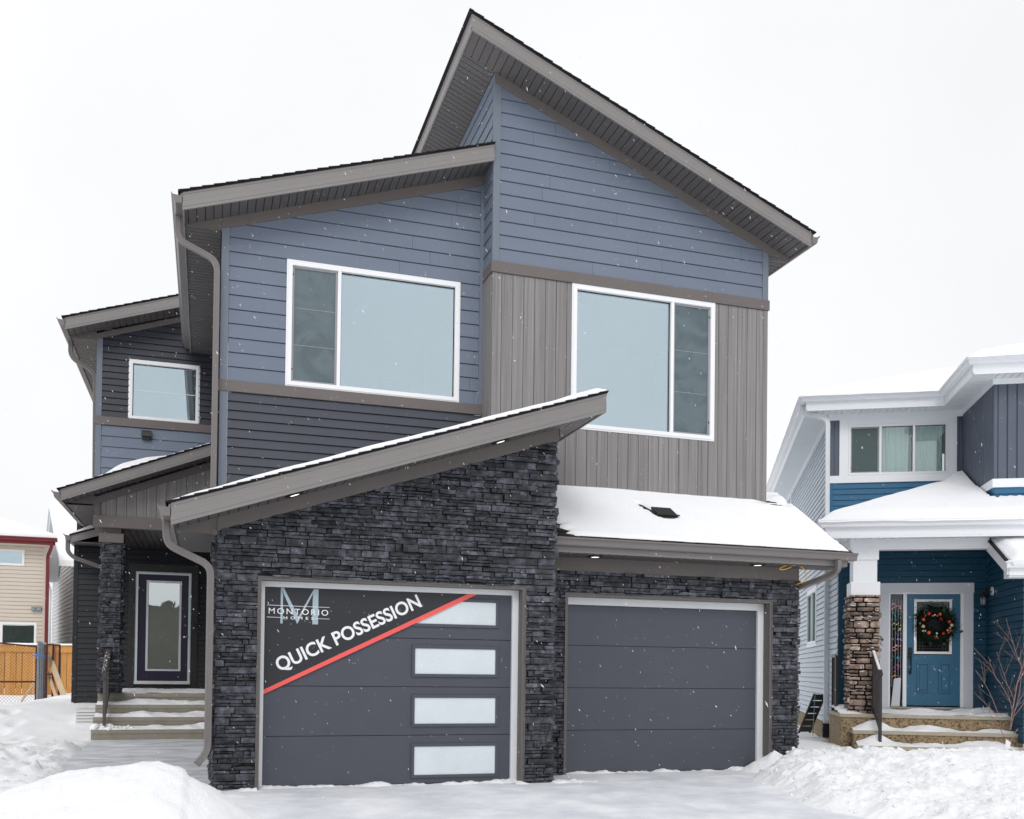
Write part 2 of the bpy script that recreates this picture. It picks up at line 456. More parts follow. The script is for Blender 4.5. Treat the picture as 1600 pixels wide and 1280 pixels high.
def ledgestone(mb, F, poly, holes=(), hmin=.030, hmax=.088, wmin=.07, wmax=.40, prot=.05, seed=1, rounder=0, tilt=.006):
    """stacked stone veneer: every stone an irregular block of its own"""
    rnd = random.Random(seed)
    pieces = [poly]
    for h in holes: pieces = sub_rect(pieces, h)
    lo = min(v for p in pieces for _, v in p); hi = max(v for p in pieces for _, v in p)
    ulo = min(u for p in pieces for u, _ in p); uhi = max(u for p in pieces for u, _ in p)
    if not rounder:
        for p in pieces: mb.prism(F, p, -.04, -.022)
    def stone(a, b, c, d):
        g = .0025 + rnd.random() * .0035 + (.006 if rounder else 0)
        a += g; b -= g; c += g; d -= g
        if b - a < .02 or d - c < .012: return
        cu, cv = (a + b) / 2, (c + d) / 2
        pr = .006 + prot * rnd.random() ** 1.3
        tu, tv = rnd.uniform(-tilt, tilt), rnd.uniform(-tilt, tilt)
        nu = max(2, min(9, int((b - a) / .055) + 1)); nv = 2 if d - c < .07 else 3
        for pc in pieces:
            q = pc
            for (A_, B_, C_) in ((-1, 0, -a), (1, 0, b), (0, -1, -c), (0, 1, d)):
                q = clip(q, A_, B_, C_)
                if not q: break
            if not q or area(q) < 2e-4: continue
            if abs(area(q) - (b - a) * (d - c)) > 1e-5:
                mb.prism(F, q, -.021, pr); continue
            vs = []; fs = []
            sd = rnd.random() * 100
            for j in range(nv + 1):
                for i in range(nu + 1):
                    u = a + (b - a) * i / nu; v = c + (d - c) * j / nv
                    edge = (i in (0, nu)) or (j in (0, nv))
                    o = pr + tu * (u - cu) / (b - a) * 2 + tv * (v - cv) / (d - c) * 2 + noise.noise(Vector((u * 16, v * 26, sd))) * .010 + rnd.uniform(-.0022, .0022)
                    if edge: o -= .0035 + rounder; u += (cu - u) * 0 + rnd.uniform(-.004, .004); v += rnd.uniform(-.0035, .0035)
                    if rounder:
                        if i in (0, nu) and j in (0, nv): u += (cu - u) * .10; v += (cv - v) * .22
                        elif i in (0, nu): u += (cu - u) * .02
                    vs.append(F(u, v, max(o, .002)))
            w = nu + 1
            for j in range(nv):
                for i in range(nu): fs.append((j * w + i, j * w + i + 1, (j + 1) * w + i + 1, (j + 1) * w + i))
            per = [i for i in range(w)] + [j * w + nu for j in range(1, nv + 1)] + [nv * w + i for i in range(nu - 1, -1, -1)] + [j * w for j in range(nv - 1, 0, -1)]
            b0 = len(vs)
            for k_ in per:
                i, j = k_ % w, k_ // w
                vs.append(F(a + (b - a) * i / nu, c + (d - c) * j / nv, -.021))
            n = len(per)
            for k_ in range(n): fs.append((per[k_], b0 + k_, b0 + (k_ + 1) % n, per[(k_ + 1) % n]))
            mb.add(vs, fs)
    v = lo
    while v < hi:
        h = rnd.uniform(hmin, hmax); u = ulo - rnd.random() * .2
        while u < uhi:
            w = rnd.uniform(wmin, wmax) * (.6 + .4 * h / hmax)
            a, b = max(u, ulo), min(u + w, uhi)
            if uhi - b < .05: b = uhi; w += .1
            r = rnd.random()
            if h > hmax * .68 and r < .42:
                m = v + h * rnd.uniform(.35, .65)
                stone(a, b, v, m)
                if b - a > .2 and rnd.random() < .5:
                    k = a + (b - a) * rnd.uniform(.3, .7); stone(a, k, m, v + h); stone(k, b, m, v + h)
                else: stone(a, b, m, v + h)
            else: stone(a, b, v, v + h)
            u += w
        v += h
    return mb
def grid_sheet(fn, xs, ys):
    mb = MB(); nx = len(xs)
    vs = [(x, y, fn(x, y)) for y in ys for x in xs]
    fs = [(j * nx + i, j * nx + i + 1, (j + 1) * nx + i + 1, (j + 1) * nx + i) for j in range(len(ys) - 1) for i in range(nx - 1)]
    return mb.add(vs, fs)
def fr(a, b, st): 
    n = max(1, int(round((b - a) / st))); return [a + (b - a) * i / n for i in range(n + 1)]
def sm(x, a, b):
    t = min(1, max(0, (x - a) / (b - a))); return t * t * (3 - 2 * t)
def fbm(x, y, z=0, o=4):
    s = 0; a = 1
    for _ in range(o):
        s += a * noise.noise(Vector((x, y, z))); x *= 2.03; y *= 2.03; a *= .5
    return s
def arc(pts, r=.06, n=4):
    P = [Vector(p) for p in pts]; out = [P[0]]
    for i in range(1, len(P) - 1):
        a, b, c = P[i - 1], P[i], P[i + 1]
        d1 = (a - b); d2 = (c - b); rr = min(r, d1.length * .45, d2.length * .45)
        p, q = b + d1.normalized() * rr, b + d2.normalized() * rr
        for k in range(n + 1):
            t = k / n; out.append(p * (1 - t) ** 2 + b * 2 * t * (1 - t) + q * t * t)
    out.append(P[-1]); return out
GUT = [(0, 0), (0, -.115), (.07, -.115), (.082, -.10), (.088, -.06), (.10, -.035), (.118, -.022), (.122, 0), (.112, 0), (.108, -.02), (.02, -.03), (.012, 0)]
def gutter(mb, a, b, side=1, s=1.0):      # back-top line from a to b; trough out on side
    return mb.sweep([(x * side * s, z * s) for x, z in GUT], [a, b], plumb=True)
def fascia(mb, a, b, h, side=1, th=.025):   # a,b = bottom front line ends; profile ribbed
    pr = [(-th, 0), (0, 0), (0, h * .16), (.004, h * .17), (.004, h * .45), (.0005, h * .47), (.0005, h * .80), (.007, h * .82), (.007, h * .98), (0, h), (-th, h)]
    return mb.sweep([(x * side, z) for x, z in pr], [a, b], plumb=True)
SPOUT = [(-.036, -.022), (-.03, -.03), (-.014, -.03), (-.012, -.026), (.012, -.026), (.014, -.03), (.03, -.03), (.036, -.022), (.036, .022), (.03, .03), (.014, .03), (.012, .026), (-.012, .026), (-.014, .03), (-.03, .03), (-.036, .022)]
def spout(mb, pts, r=.07, upv=(0, 1, 0), s=1.0):
    return mb.sweep([(x * s, y * s) for x, y in SPOUT], arc(pts, r, 5), upv=upv)

# ------------------------------------------------------------------ terrain heights
def sstep(v, a, b): return sm(v, a, b)
def base_h(x, y):
    z = 0.0
    # ground rises along the left side of the house towards the back yard
    left = 1 - sm(x, .1, 1.2)
    prof = .03 + .09 * sm(y, 10.5, 15.5) 
    far = .44 * sm(y, 15.6, 19.0) * (1 - sm(x, -1.62, -1.4)) if y > 15.4 else 0
    drop = -.38 * sm(-x, 3.0, 5.0) * sm(y, 17, 23) * (1 - sm(y, 25.5, 29.5))
    z += left * (prof + far) + left * drop - left * .16 * sm(y, 26, 30)
    # gentle fall to the street
    z -= .045 * max(0, 9.6 - y) * (1 if y > 3 else 0) + (.3 if y <= 3 else 0)
    # side yard on the right
    if x > 7.3: z += -.02 + .10 * sm(y, 11, 14)* (1 - sm(x, 10.2, 11.5)) - .05 * sm(x, 9.5, 11)
    return z
def ground_h(x, y):
    z = base_h(x, y)
    d = 1.0
    if -.2 < x < 8.2 and y < 11.6: d = .12
    if -1.66 < x < .2 and y < 16: d = .1
    z += d * (fbm(x * .5, y * .5, 3) * .05 + fbm(x * 1.6, y * 1.6, 8) * .022)
    if x < .2 and 10 < y < 16.5:        # thrown snow beside the path
        k = sm(-x, 1.4, 1.9) * sm(y, 10.2, 11.2) * (1 - sm(y, 13.8, 16.2)) * (1 - sm(-x, 3.6, 5))
        r = abs(fbm(x * 4.2, y * 4.2, 21, 6)) * (.4 + max(0, .5 + fbm(x * 1.1, y * 1.1, 6)))
        z += k * (.05 + .07 * fbm(x * 1.3, y * 1.3, 14) + .12 * r + .03 * noise.noise(Vector((x * 19, y * 19, 1))))
    return z
def ground_full(x, y):
    z = ground_h(x, y) if (-9 < x < 18 and 3 < y < 34) else base_h(x, y) * (1 if y < 60 else .0)
    if -.15 < x < 7.7 and 3 < y < 11.6: z -= .03
    if -1.6 < x < .05 and 10.2 < y < 16.2: z -= .025
    # foot prints trodden towards the back yard
    for fx, fy, s in FEET:
        q = ((x - fx) ** 2 + ((y - fy) * .55) ** 2) / (s * s)
        if q < 6: z -= .05 * math.exp(-q * 1.6) - .012 * math.exp(-(q - 1.9) ** 2 * 2)
    return z
rf = random.Random(3)
FEET = [(-2.75 - .05 * k + (k % 2) * .26 - .085 * k, 15.6 + k * .52, .12) for k in range(13)] + [(-3.1 - rf.random() * 1.2, 15.5 + rf.random() * 3, .13) for _ in range(9)]
xs = [-400, -200, -100, -50, -30, -20, -14] + fr(-11, -5, .3)[:-1] + fr(-5, 1.2, .055)[:-1] + fr(1.2, 7, .2)[:-1] + fr(7, 13, .08)[:-1] + fr(13, 18, .2) + [22, 30, 50, 100, 200, 400]
ys = [-100, -60, -30, -15, -8, -3, 0, 3] + fr(4, 9, .25) + fr(9.1, 20.5, .06) + fr(20.7, 34, .15) + [38, 45, 60, 100, 200, 400]
o = grid_sheet(ground_full, xs, ys).build('ground', 'snow_rough', smooth=True); tag(o, 'snow covered yard around the houses', kind='structure')

def drive_h(x, y):
    return -.045 * max(0, 9.6 - y) + .004 + fbm(x * .8, y * .8, 5) * .006 + max(0, fbm(x * 2.4, y * 2.4, 2) - .15) * .020 + max(0, fbm(x * 1.1, y * 6, 12) - .35) * .03 + .0025 * noise.noise(Vector((x * 7, y * 2, 4)))
o = grid_sheet(drive_h, fr(-.1, 7.62, .05), fr(4, 11.35, .05)).build('driveway', 'driveway', smooth=True); tag(o, 'concrete driveway under a thin skin of snow', kind='structure')
def path_h(x, y):
    return .03 + .09 * sm(y, 10.5, 15.5) + .008 + fbm(x * .9, y * .9, 5) * .005
o = grid_sheet(path_h, fr(-1.62, .07, .05), fr(9.6, 16.0, .05)).build('path', 'path_ice', smooth=True); tag(o, 'scraped icy concrete path to the porch steps', kind='structure')

# snow banks
def lump(x, y, s=1):
    a = fbm(x * 1.9 * s, y * 1.9 * s, 31, 6)
    q = abs(fbm(x * 5.5 * s, y * 5.5 * s, 11, 5))
    w = noise.noise(Vector((x * 3 * s, y * 3 * s, 5)))
    return .15 + .20 * a + .26 * q * (.4 + .6 * max(0, w + .4)) + .05 * noise.noise(Vector((x * 24, y * 24, 2)))
def pile(name, x0, x1, y0, y1, hf, st, label, cat, m='snow_rough', clods=0):
    mb = MB(); gx, gy = fr(x0, x1, st), fr(y0, y1, st)
    def f(x, y):
        h = hf(x, y); g = ground_full(x, y)
        return g + h if h > .003 else g - .06
    g_ = grid_sheet(f, gx, gy)
    rc = random.Random(len(name) + clods)
    for k in range(clods):
        x, y = rc.uniform(x0, x1), rc.uniform(y0, y1); h = hf(x, y)
        if h > .02 and rc.random() < .9 - h:
            r = rc.uniform(.006, .020); i0 = len(g_.v)
            g_.ball((x, y, f(x, y) + r * .35), r, 7, 5, (rc.uniform(.8, 1.5), rc.uniform(.8, 1.4), rc.uniform(.6, 1)))
            g_.v[i0:] = [tuple(Vector(v) + noise.noise_vector(Vector(v) * 45) * r * .9) for v in g_.v[i0:]]
    o = g_.build(name, m, smooth=True)
    return tag(o, label, cat)
def pile_left(x, y):
    d = 1.0
    cx, cy_ = -.42, 8.35
    r = math.hypot((x - cx) / (.92 if x > cx else 1.7), (y - cy_) / 1.15)
    r = max(0, r + .10 * fbm(x * 1.3, y * 1.3, 4))
    h = .50 * max(0, 1 - r ** 1.55)
    c2 = .30 * max(0, 1 - math.hypot((x + 2.6) / 1.9, (y - 8.1) / 1.2) ** 2)
    h = max(h, c2) + .22 * min(h, c2)
    if h <= 0: return 0
    return h + (lump(x, y, .8) - .12) * .14 * min(1, h * 4)
pile('snow_bank', -5.2, .9, 6.6, 10.0, pile_left, .03, 'rounded snow heap at the left edge of the driveway', 'snow bank', clods=50)
def pile_right(x, y):
    # toe line of the heap on the driveway side, from the pier to the picture's corner
    xe = 6.75 - .75 * sm(11.2 - y, 0, 1.4) - .42 * sm(9.8 - y, 0, 1.6) + .10 * fbm(y * 1.6, 2, 5)
    if y < 8.2: xe = xe + .35 * (8.2 - y)
    t = x - xe
    if t <= 0: return 0
    backy = 11.35 - .25 * sm(x, 7.4, 8.2) + .12 * fbm(x * 1.1, 4, 2)
    k = 1 - sm(y, backy - .75, backy + .15)
    crest = .19 + .13 * sm(y, 8.4, 10.4) + .05 * fbm(x * .8, y * .8, 7) + .02 * sm(x, 8, 10)
    h = crest * sm(t, 0, .75) * k
    if y > 10.95: h *= sm(x, 7.62, 7.85)
    if h <= .002: return 0
    return h + (lump(x, y, 1.35) - .17) * (.34 - .12 * sm(x, 8, 9.5)) * min(1, h * 7)
pile('snow_bank', 5.0, 16, 6.2, 12.0, pile_right, .03, 'long lumpy ploughed snow bank between the driveway and the brown steps', 'snow bank', clods=1800)

# ------------------------------------------------------------------ main house
H = thing('house', (3.8, 11.05, 0), 0, 'two storey blue grey and taupe house with steep single slope roofs and two garage doors', 'house')
SPLIT = {'frieze', 'foundation', 'corner_trim', 'belly_band', 'fascia', 'porch_beam', 'garage_core', 'wall_core', 'window_surround'}
def islands(mb):
    par = list(range(len(mb.v)))
    def find(a):
        while par[a] != a: par[a] = par[par[a]]; a = par[a]
        return a
    for f in mb.f:
        r = find(f[0])
        for i in f[1:]: par[find(i)] = r
    grp = {}
    for f in mb.f: grp.setdefault(find(f[0]), []).append(f)
    out = []
    for fs in grp.values():
        ids = sorted({i for f in fs for i in f}); mp = {a: b for b, a in enumerate(ids)}
        q = MB(); q.v = [mb.v[i] for i in ids]; q.f = [tuple(mp[i] for i in f) for f in fs]; out.append(q)
    return out
def P_(mb, name, m, parent=None, label=None, **k):
    if name in SPLIT:
        os_ = [q.build(name, m, parent or H, root=H, **k) for q in islands(mb)]
        return os_[0]
    o = mb.build(name, m, parent or H, root=H, **k)
    if label: o['label'] = label
    return o
SL_UL = (7.833 - 6.607) / (3.408 + .349)
SL_HI = -(9.167 - 7.175) / (7.884 - 2.997)
SL_LG = (4.162 - 2.648) / 4.55
ul = lambda x: 6.607 + SL_UL * (x + .349)
hi = lambda x: 9.167 + SL_HI * (x - 2.997)
lg = lambda x: 2.648 + SL_LG * (x + .345)
pr = lambda x: 3.769 + .3955 * (x + 2.154)
re = lambda x: 6.650 + .3330 * (x + 2.24)
def slope_frame(x0, z0, s, up=True):
    d = Vector((1, 0, s)).normalized(); n = Vector((-s, 0, 1)).normalized()
    return d, (n if up else -n)
def roof_slab(root, name, f, x0, x1, yf, yb, h, pitch=.14, jag=.012, label=None, xhi=None):
    """deck + shingle courses on the sloping plane f(x)+h; slope rises with x if f does"""
    s = f(1) - f(0); rising = s > 0
    xa, xb = (x0, x1) if rising else (x1, x0)
    d = Vector((xb - xa, 0, f(xb) - f(xa))).normalized(); n = Vector((0, 1, 0)).cross(d); n = n if n.z > 0 else -n
    F = Fr((xa, 0, f(xa) + h), (0, 1, 0), d, n); Ln = (Vector((xb - xa, 0, f(xb) - f(xa)))).length
    mb = MB(); mb.prism(F, [(yf, 0), (yb, 0), (yb, Ln), (yf, Ln)], -.012, .001)
    r = random.Random(5); k = 0; v = -.025
    while v < Ln:
        b = min(v + pitch, Ln + .01); j = r.uniform(0, jag)
        mb.prism(F, [(yf - .012 - j, v), (yb, v), (yb, b), (yf - .012 - j, b)], .0015, lambda u, w, v=v: .007 + .011 * (1 - (w - v) / pitch))
        v = b; k += 1
    return P_(mb, name, 'shingle', label=label)
def rake_soffit(f, x0, x1, y0, y1, off=.02, name='soffit'):
    d, n = slope_frame(0, 0, f(1) - f(0), False)
    F = Fr((0, 0, f(0) + off), d, (0, 1, 0), n); L = d.x
    return P_(boards(MB(), F, [(x0 / L, y0), (x1 / L, y0), (x1 / L, y1), (x0 / L, y1)], pitch=.102, gap=.011, t=.005, base=.012), name, 'soffit')
def flat_soffit(x0, x1, y0, y1, z, axis=1, name='soffit', pitch=.102, root=None, m='soffit'):
    mb = boards(MB(), FD(z), [(x0, y0), (x1, y0), (x1, y1), (x0, y1)], pitch=pitch, gap=.012, t=.004, base=.012, axis=axis)
    return P_(mb, name, m)

# --- walls
D1, D2, DU, DL, DR, DD = 10.356, 11.05, 11.9, 12.3, 17.3, 19.2
# stone front round the left garage door
top = lambda x: lg(x) - .118
st = ledgestone(MB(), FX(D1), [(.085, -.03), (3.78, -.03), (3.78, top(3.78)), (.085, top(.085))], holes=[(.50, -.05, 3.434, 2.222)], seed=11)
P_(st, 'stone_wall', 'ledge_stone')
# its returns
sr = ledgestone(MB(), Fr((3.78, 0, 0), (0, 1, 0), (0, 0, 1), (1, 0, 0)), [(D1, 0), (D2 - .01, 0), (D2 - .01, 4.1), (D1, 4.1)], seed=12)
P_(sr, 'stone_return', 'ledge_stone'); sr = MB()
ledgestone(sr, FL(.085), [(D1, 0), (DL, 0), (DL, 2.75), (D1, 2.75)], seed=13)
P_(sr, 'stone_return', 'ledge_stone')
# stone round the right garage door
s2 = ledgestone(MB(), FX(D2), [(3.80, 0), (7.49, 0), (7.49, 2.50), (3.80, 2.50)], holes=[(4.166, -.05, 7.073, 2.23)], seed=14)
P_(s2, 'stone_wall', 'ledge_stone')
# core blocks behind the skins (shell of the garage)
mb = MB()
mb.box(.12, D1 + .03, -.05, .48, DL, 2.7); mb.box(3.45, D1 + .03, -.05, 3.76, DL, 3.6); mb.box(.48, D1 + .03, 2.24, 3.45, D1 + .2, 2.6)
mb.box(3.78, D2 + .03, 0, 4.15, DU, 3.2); mb.box(7.1, D2 + .03, 0, 7.47, DU, 2.6); mb.box(4.15, D2 + .03, 2.25, 7.1, D2 + .2, 2.6)
mb.box(.48, 10.6, -.05, 3.45, 10.62, 2.3); mb.box(4.15, 11.3, -.05, 7.1, 11.32, 2.3)
P_(mb, 'garage_core', 'mortar')
mb = MB(); mb.box(3.45, D1 - .0, -.05, 3.76, D1 + .03, .035); mb.box(3.80, D2 - .005, -.05, 4.16, D2 + .03, .03)
P_(mb, 'foundation', 'foundation')

# upper right bay
HW = (4.557, 4.499, 6.654, 6.396)          # window opening
bay = MB(); boards(bay, FX(DU), [(3.51, 3.3), (7.44, 3.3), (7.44, 6.41), (3.51, 6.41)], holes=[(HW[0] - .0, HW[1], HW[2], HW[3] + .1)], pitch=.1505, gap=.007, u0=3.51 + .06)
P_(bay, 'board_wall', 'board_wood')
mb = MB(); mb.box(3.445, DU - .014, 3.3, 3.508, DU + .05, 6.41); mb.box(7.442, DU - .014, 3.3, 7.51, DU + .05, 6.41)
P_(mb, 'corner_trim', 'board_wood')
mb = boards(MB(), FL(3.44), [(DU + .05, 4.4), (DL, 4.4), (DL, 6.41), (DU + .05, 6.41)], pitch=.15, u0=DU + .06)
P_(mb, 'board_return', 'board_wood')
mb = MB(); mb.box(3.42, DU - .03, 6.415, 7.53, DU + .02, 6.555); mb.box(3.42, DU + .02, 6.415, 3.46, DL, 6.555)
P_(mb, 'belly_band', 'taupe_band', bevel=.003)
up = MB(); lap(up, FX(DU), [(3.53, 6.56), (7.42, 6.56), (7.42, hi(7.42) - .0), (3.53, hi(3.53) - .0)], pitch=.1775, t=.014, z0=6.56, joints=3.4)
P_(up, 'siding', 'siding_blue')
mb = MB(); mb.box(3.435, DU - .016, 6.556, 3.528, DU + .04, hi(3.44) + .02); mb.box(7.422, DU - .016, 6.556, 7.512, DU + .04, hi(7.42) + .0)
P_(mb, 'corner_trim', 'trim_blue')
sd2 = MB(); lap(sd2, FL(3.44), [(DU + .045, 6.56), (22, 6.56), (22, hi(3.44) + .03), (DU + .045, hi(3.44) + .03)], pitch=.1775, t=.014, z0=6.56, joints=3.4)
P_(sd2, 'siding_return', 'siding_blue')
mb = MB(); mb.box(7.46, DU + .05, 2.9, 7.505, 22, 7.2)
P_(mb, 'side_wall', 'siding_blue')
# frieze under the steep roof
mb = MB(); Fz = FX(DU)
mb.prism(Fz, [(3.44, hi(3.44) - .115), (7.53, hi(7.53) - .115), (7.53, hi(7.53) + .03), (3.44, hi(3.44) + .03)], 0, .026)
mb.prism(Fz, [(7.53, hi(7.53) - .115), (7.86, hi(7.86) - .0), (7.86, hi(7.86) + .03), (7.53, hi(7.53) + .03)], 0, .02)
P_(mb, 'frieze', 'taupe_band')
# steep roof
fa = MB(); fascia(fa, (2.997, 11.4, hi(2.997)), (7.884, 11.4, hi(7.884)), .205, 1)
fascia(fa, (2.997, 22, hi(2.997)), (2.997, 11.402, hi(2.997)), .205, 1, th=.02)
fascia(fa, (7.884, 11.402, hi(7.884)), (7.884, 22, hi(7.884)), .19, 1, th=.02)
P_(fa, 'fascia', 'fascia')
rake_soffit(hi, 3.0, 7.86, 11.425, DU - .02)
d, n = slope_frame(0, 0, SL_HI, False)
F = Fr((0, 0, hi(0) + .02), d, (0, 1, 0), n)
P_(boards(MB(), F, [(3.0 / d.x, DU - .018), (3.43 / d.x, DU - .018), (3.43 / d.x, 22), (3.0 / d.x, 22)], pitch=.102, gap=.011, t=.005, base=.012, axis=1), 'soffit', 'soffit')
flat_soffit(7.5, 7.86, DU, 22, hi(7.884) + .01)
roof_slab(H, 'roof', hi, 2.96, 7.91, 11.38, 22, .205, jag=.008)
g = gutter(MB(), (7.888, 11.385, hi(7.884) + .165), (7.888, 22, hi(7.884) + .165))
P_(g, 'gutter', 'gutter')
P_(spout(MB(), [(7.95, 13.2, 7.25), (7.95, 13.2, 7.02), (7.56, 13.2, 6.85), (7.56, 13.2, 3.9)], .09), 'downspout', 'gutter')

# upper left block
WL = (.898, 4.799, 3.104, 6.366)
mb = MB(); lap(mb, FX(DL), [(.195, 4.79), (3.38, 4.79), (3.38, ul(3.38)), (.195, ul(.195))], holes=[WL], pitch=.1775, t=.014, z0=4.787, joints=3.5)
P_(mb, 'siding', 'siding_blue')
mb = MB(); mb.box(.10, DL - .018, 4.788, .193, DL + .04, ul(.1) - .06); mb.box(3.382, DL - .018, 4.788, 3.438, DL, ul(3.38) - .05)
P_(mb, 'corner_trim', 'trim_blue')
mb = MB(); mb.box(.085, DL - .03, 4.652, 3.439, DL + .02, 4.787)
P_(mb, 'belly_band', 'taupe_band', bevel=.003)
mb = MB(); lap(mb, FX(DL), [(.20, 2.8), (3.439, 2.8), (3.439, 4.651), (.20, 4.651)], pitch=.112, t=.020, z0=4.651)
P_(mb, 'dark_siding', 'siding_dark')
mb = MB(); mb.box(.105, DL - .018, 2.7, .198, DL + .04, 4.651)
P_(mb, 'corner_trim', 'trim_blue')
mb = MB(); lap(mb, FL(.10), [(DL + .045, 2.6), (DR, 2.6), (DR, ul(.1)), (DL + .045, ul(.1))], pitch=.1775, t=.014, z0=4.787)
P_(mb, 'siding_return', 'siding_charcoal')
mb = MB()
mb.prism(FX(DL), [(.10, ul(.1) - .115), (3.439, ul(3.439) - .115), (3.439, ul(3.439) + .02), (.10, ul(.1) + .02)], 0, .026)
mb.prism(FX(DL), [(-.32, ul(-.32)), (.10, ul(-.32) + .012), (.10, ul(.1) + .02), (-.32, ul(-.32) + .02)], 0, .02)
P_(mb, 'frieze', 'taupe_band')
fa = MB(); fascia(fa, (-.349, 11.85, ul(-.349)), (3.434, 11.85, ul(3.434)), .218)
fascia(fa, (-.349, DR, ul(-.349)), (-.349, 11.852, ul(-.349)), .20, 1, th=.02)
P_(fa, 'fascia', 'fascia')
rake_soffit(ul, -.33, 3.434, 11.876, DL - .02)
flat_soffit(-.33, .10, DL - .0, DR, ul(-.349) + .02)
roof_slab(H, 'roof', ul, -.375, 3.436, 11.832, 17.8, .218, jag=.008)
P_(gutter(MB(), (-.357, DR, ul(-.349) + .19), (-.357, 11.84, ul(-.349) + .19)), 'gutter', 'gutter')
P_(spout(MB(), [(-.41, 12.2, 6.70), (-.41, 12.2, 6.40), (.05, 12.2, 6.20), (.05, 12.2, 2.9)], .12), 'downspout', 'gutter')

# --- sloping roof over the left garage
fa = MB(); fascia(fa, (-.347, 9.9, lg(-.347)), (4.205, 9.9, lg(4.205)), .225)
fascia(fa, (-.347, DL, lg(-.347)), (-.347, 9.902, lg(-.347)), .21, 1, th=.02)
fascia(fa, (4.205, 9.902, lg(4.205)), (4.205, DU - .02, lg(4.205)), .225, 1, th=.02)
P_(fa, 'fascia', 'fascia')
rake_soffit(lg, -.33, 4.185, 9.926, D1 - .02)
flat_soffit(-.33, .085, D1, DL, lg(-.347) + .02)
d, n = slope_frame(0, 0, SL_LG, False)
P_(MB().prism(Fr((0, 0, lg(0) + .02), d, (0, 1, 0), n), [(3.77 / d.x, D1 - .02), (4.185 / d.x, D1 - .02), (4.185 / d.x, DU), (3.77 / d.x, DU)], -.01, .003), 'soffit', 'soffit')
roof_slab(H, 'roof', lg, -.375, 4.215, 9.885, 11.87, .225, jag=.008)
mb = MB()
mb.prism(FX(D1), [(.09, lg(.09) - .125), (3.80, lg(3.80) - .125), (3.80, lg(3.80) + .02), (.09, lg(.09) + .02)], .0, .045)
mb.prism(FX(D1), [(-.32, lg(-.32)), (.09, lg(-.32) - .02), (.09, lg(.09) + .02), (-.32, lg(-.32) + .02)], 0, .03)
mb.box(.04, D1 - .04, lg(-.32) - .02, .085, DL, lg(-.32) + .03)
P_(mb, 'frieze', 'taupe_band')
P_(gutter(MB(), (-.355, DL, lg(-.347) + .20), (-.355, 9.89, lg(-.347) + .20)), 'gutter', 'gutter')
P_(spout(MB(), [(-.40, 10.25, 2.78), (-.40, 10.25, 2.50), (.03, 10.25, 2.30), (.03, 10.25, .42), (-.07, 10.18, .30)], .10), 'downspout', 'gutter')
for x, z in ((.837, 3.039), (3.039, 3.784)):
    nn = Vector((SL_LG, 0, -1)).normalized(); c = Vector((x, 10.10, lg(x) + .012))
    b = P_(MB().disc(c, .098, nn, .010, 28, .050), 'ceiling_light', 'black_metal', smooth=False)
    P_(MB().disc(c, .052, nn, .007, 28), 'lamp', 'lamp_on', b)

# --- low roof over the right garage
RS = .775 / 1.3
rz = lambda y: 2.845 + RS * (y - 10.6)
mb = MB(); d = Vector((0, 1, RS)).normalized(); n = Vector((0, -RS, 1)).normalized()
F = Fr((0, 10.6, 2.845), (1, 0, 0), d, n); Ln = 1.62 / d.y
mb.prism(F, [(3.80, 0), (7.95, 0), (7.95, Ln), (3.80, Ln)], -.03, .010)
v = -.02; r5 = random.Random(9)
while v < Ln:
    u = 3.80
    while u < 7.96:
        w = r5.choice((.16, .22, .3)); e = min(u + w, 7.965 + r5.uniform(-.01, .01)); dz = r5.uniform(0, .004)
        mb.prism(F, [(u + .002, v), (e - .002, v), (e - .002, v + .14), (u + .002, v + .14)], .0105, lambda a, b, v=v, dz=dz: .014 + dz + .010 * (1 - (b - v) / .14)); u = e
    v += .14
P_(mb, 'roof', 'shingle')
fa = MB(); fascia(fa, (3.80, 10.63, 2.675), (7.93, 10.63, 2.675), .155)
fascia(fa, (7.93, 10.632, 2.675), (7.93, 12.2, 2.675 + RS * 1.57), .155, th=.02)
P_(fa, 'fascia', 'fascia')
P_(gutter(MB(), (3.80, 10.62, 2.842), (8.02, 10.62, 2.842), 1, .84), 'gutter', 'gutter')
flat_soffit(3.80, 7.92, 10.655, D2 + .02, 2.668, axis=0)
mb = MB(); mb.box(3.80, D2 - .03, 2.50, 7.47, D2 + .03, 2.667)
P_(mb, 'frieze', 'taupe_band', bevel=.003)
P_(spout(MB(), [(7.74, 10.56, 2.74), (7.74, 10.56, 2.62), (7.74, 10.72, 2.56), (7.40, 11.25, 2.36), (7.53, 11.45, 2.2)], .09, upv=(1, 0, 0)), 'downspout', 'gutter')
for x in (4.463, 6.707):
    b = P_(MB().disc((x, 10.80, 2.662), .098, (0, 0, -1), .010, 28, .050), 'ceiling_light', 'black_metal')
    P_(MB().disc((x, 10.80, 2.661), .052, (0, 0, -1), .008, 28), 'lamp', 'lamp_on', b)
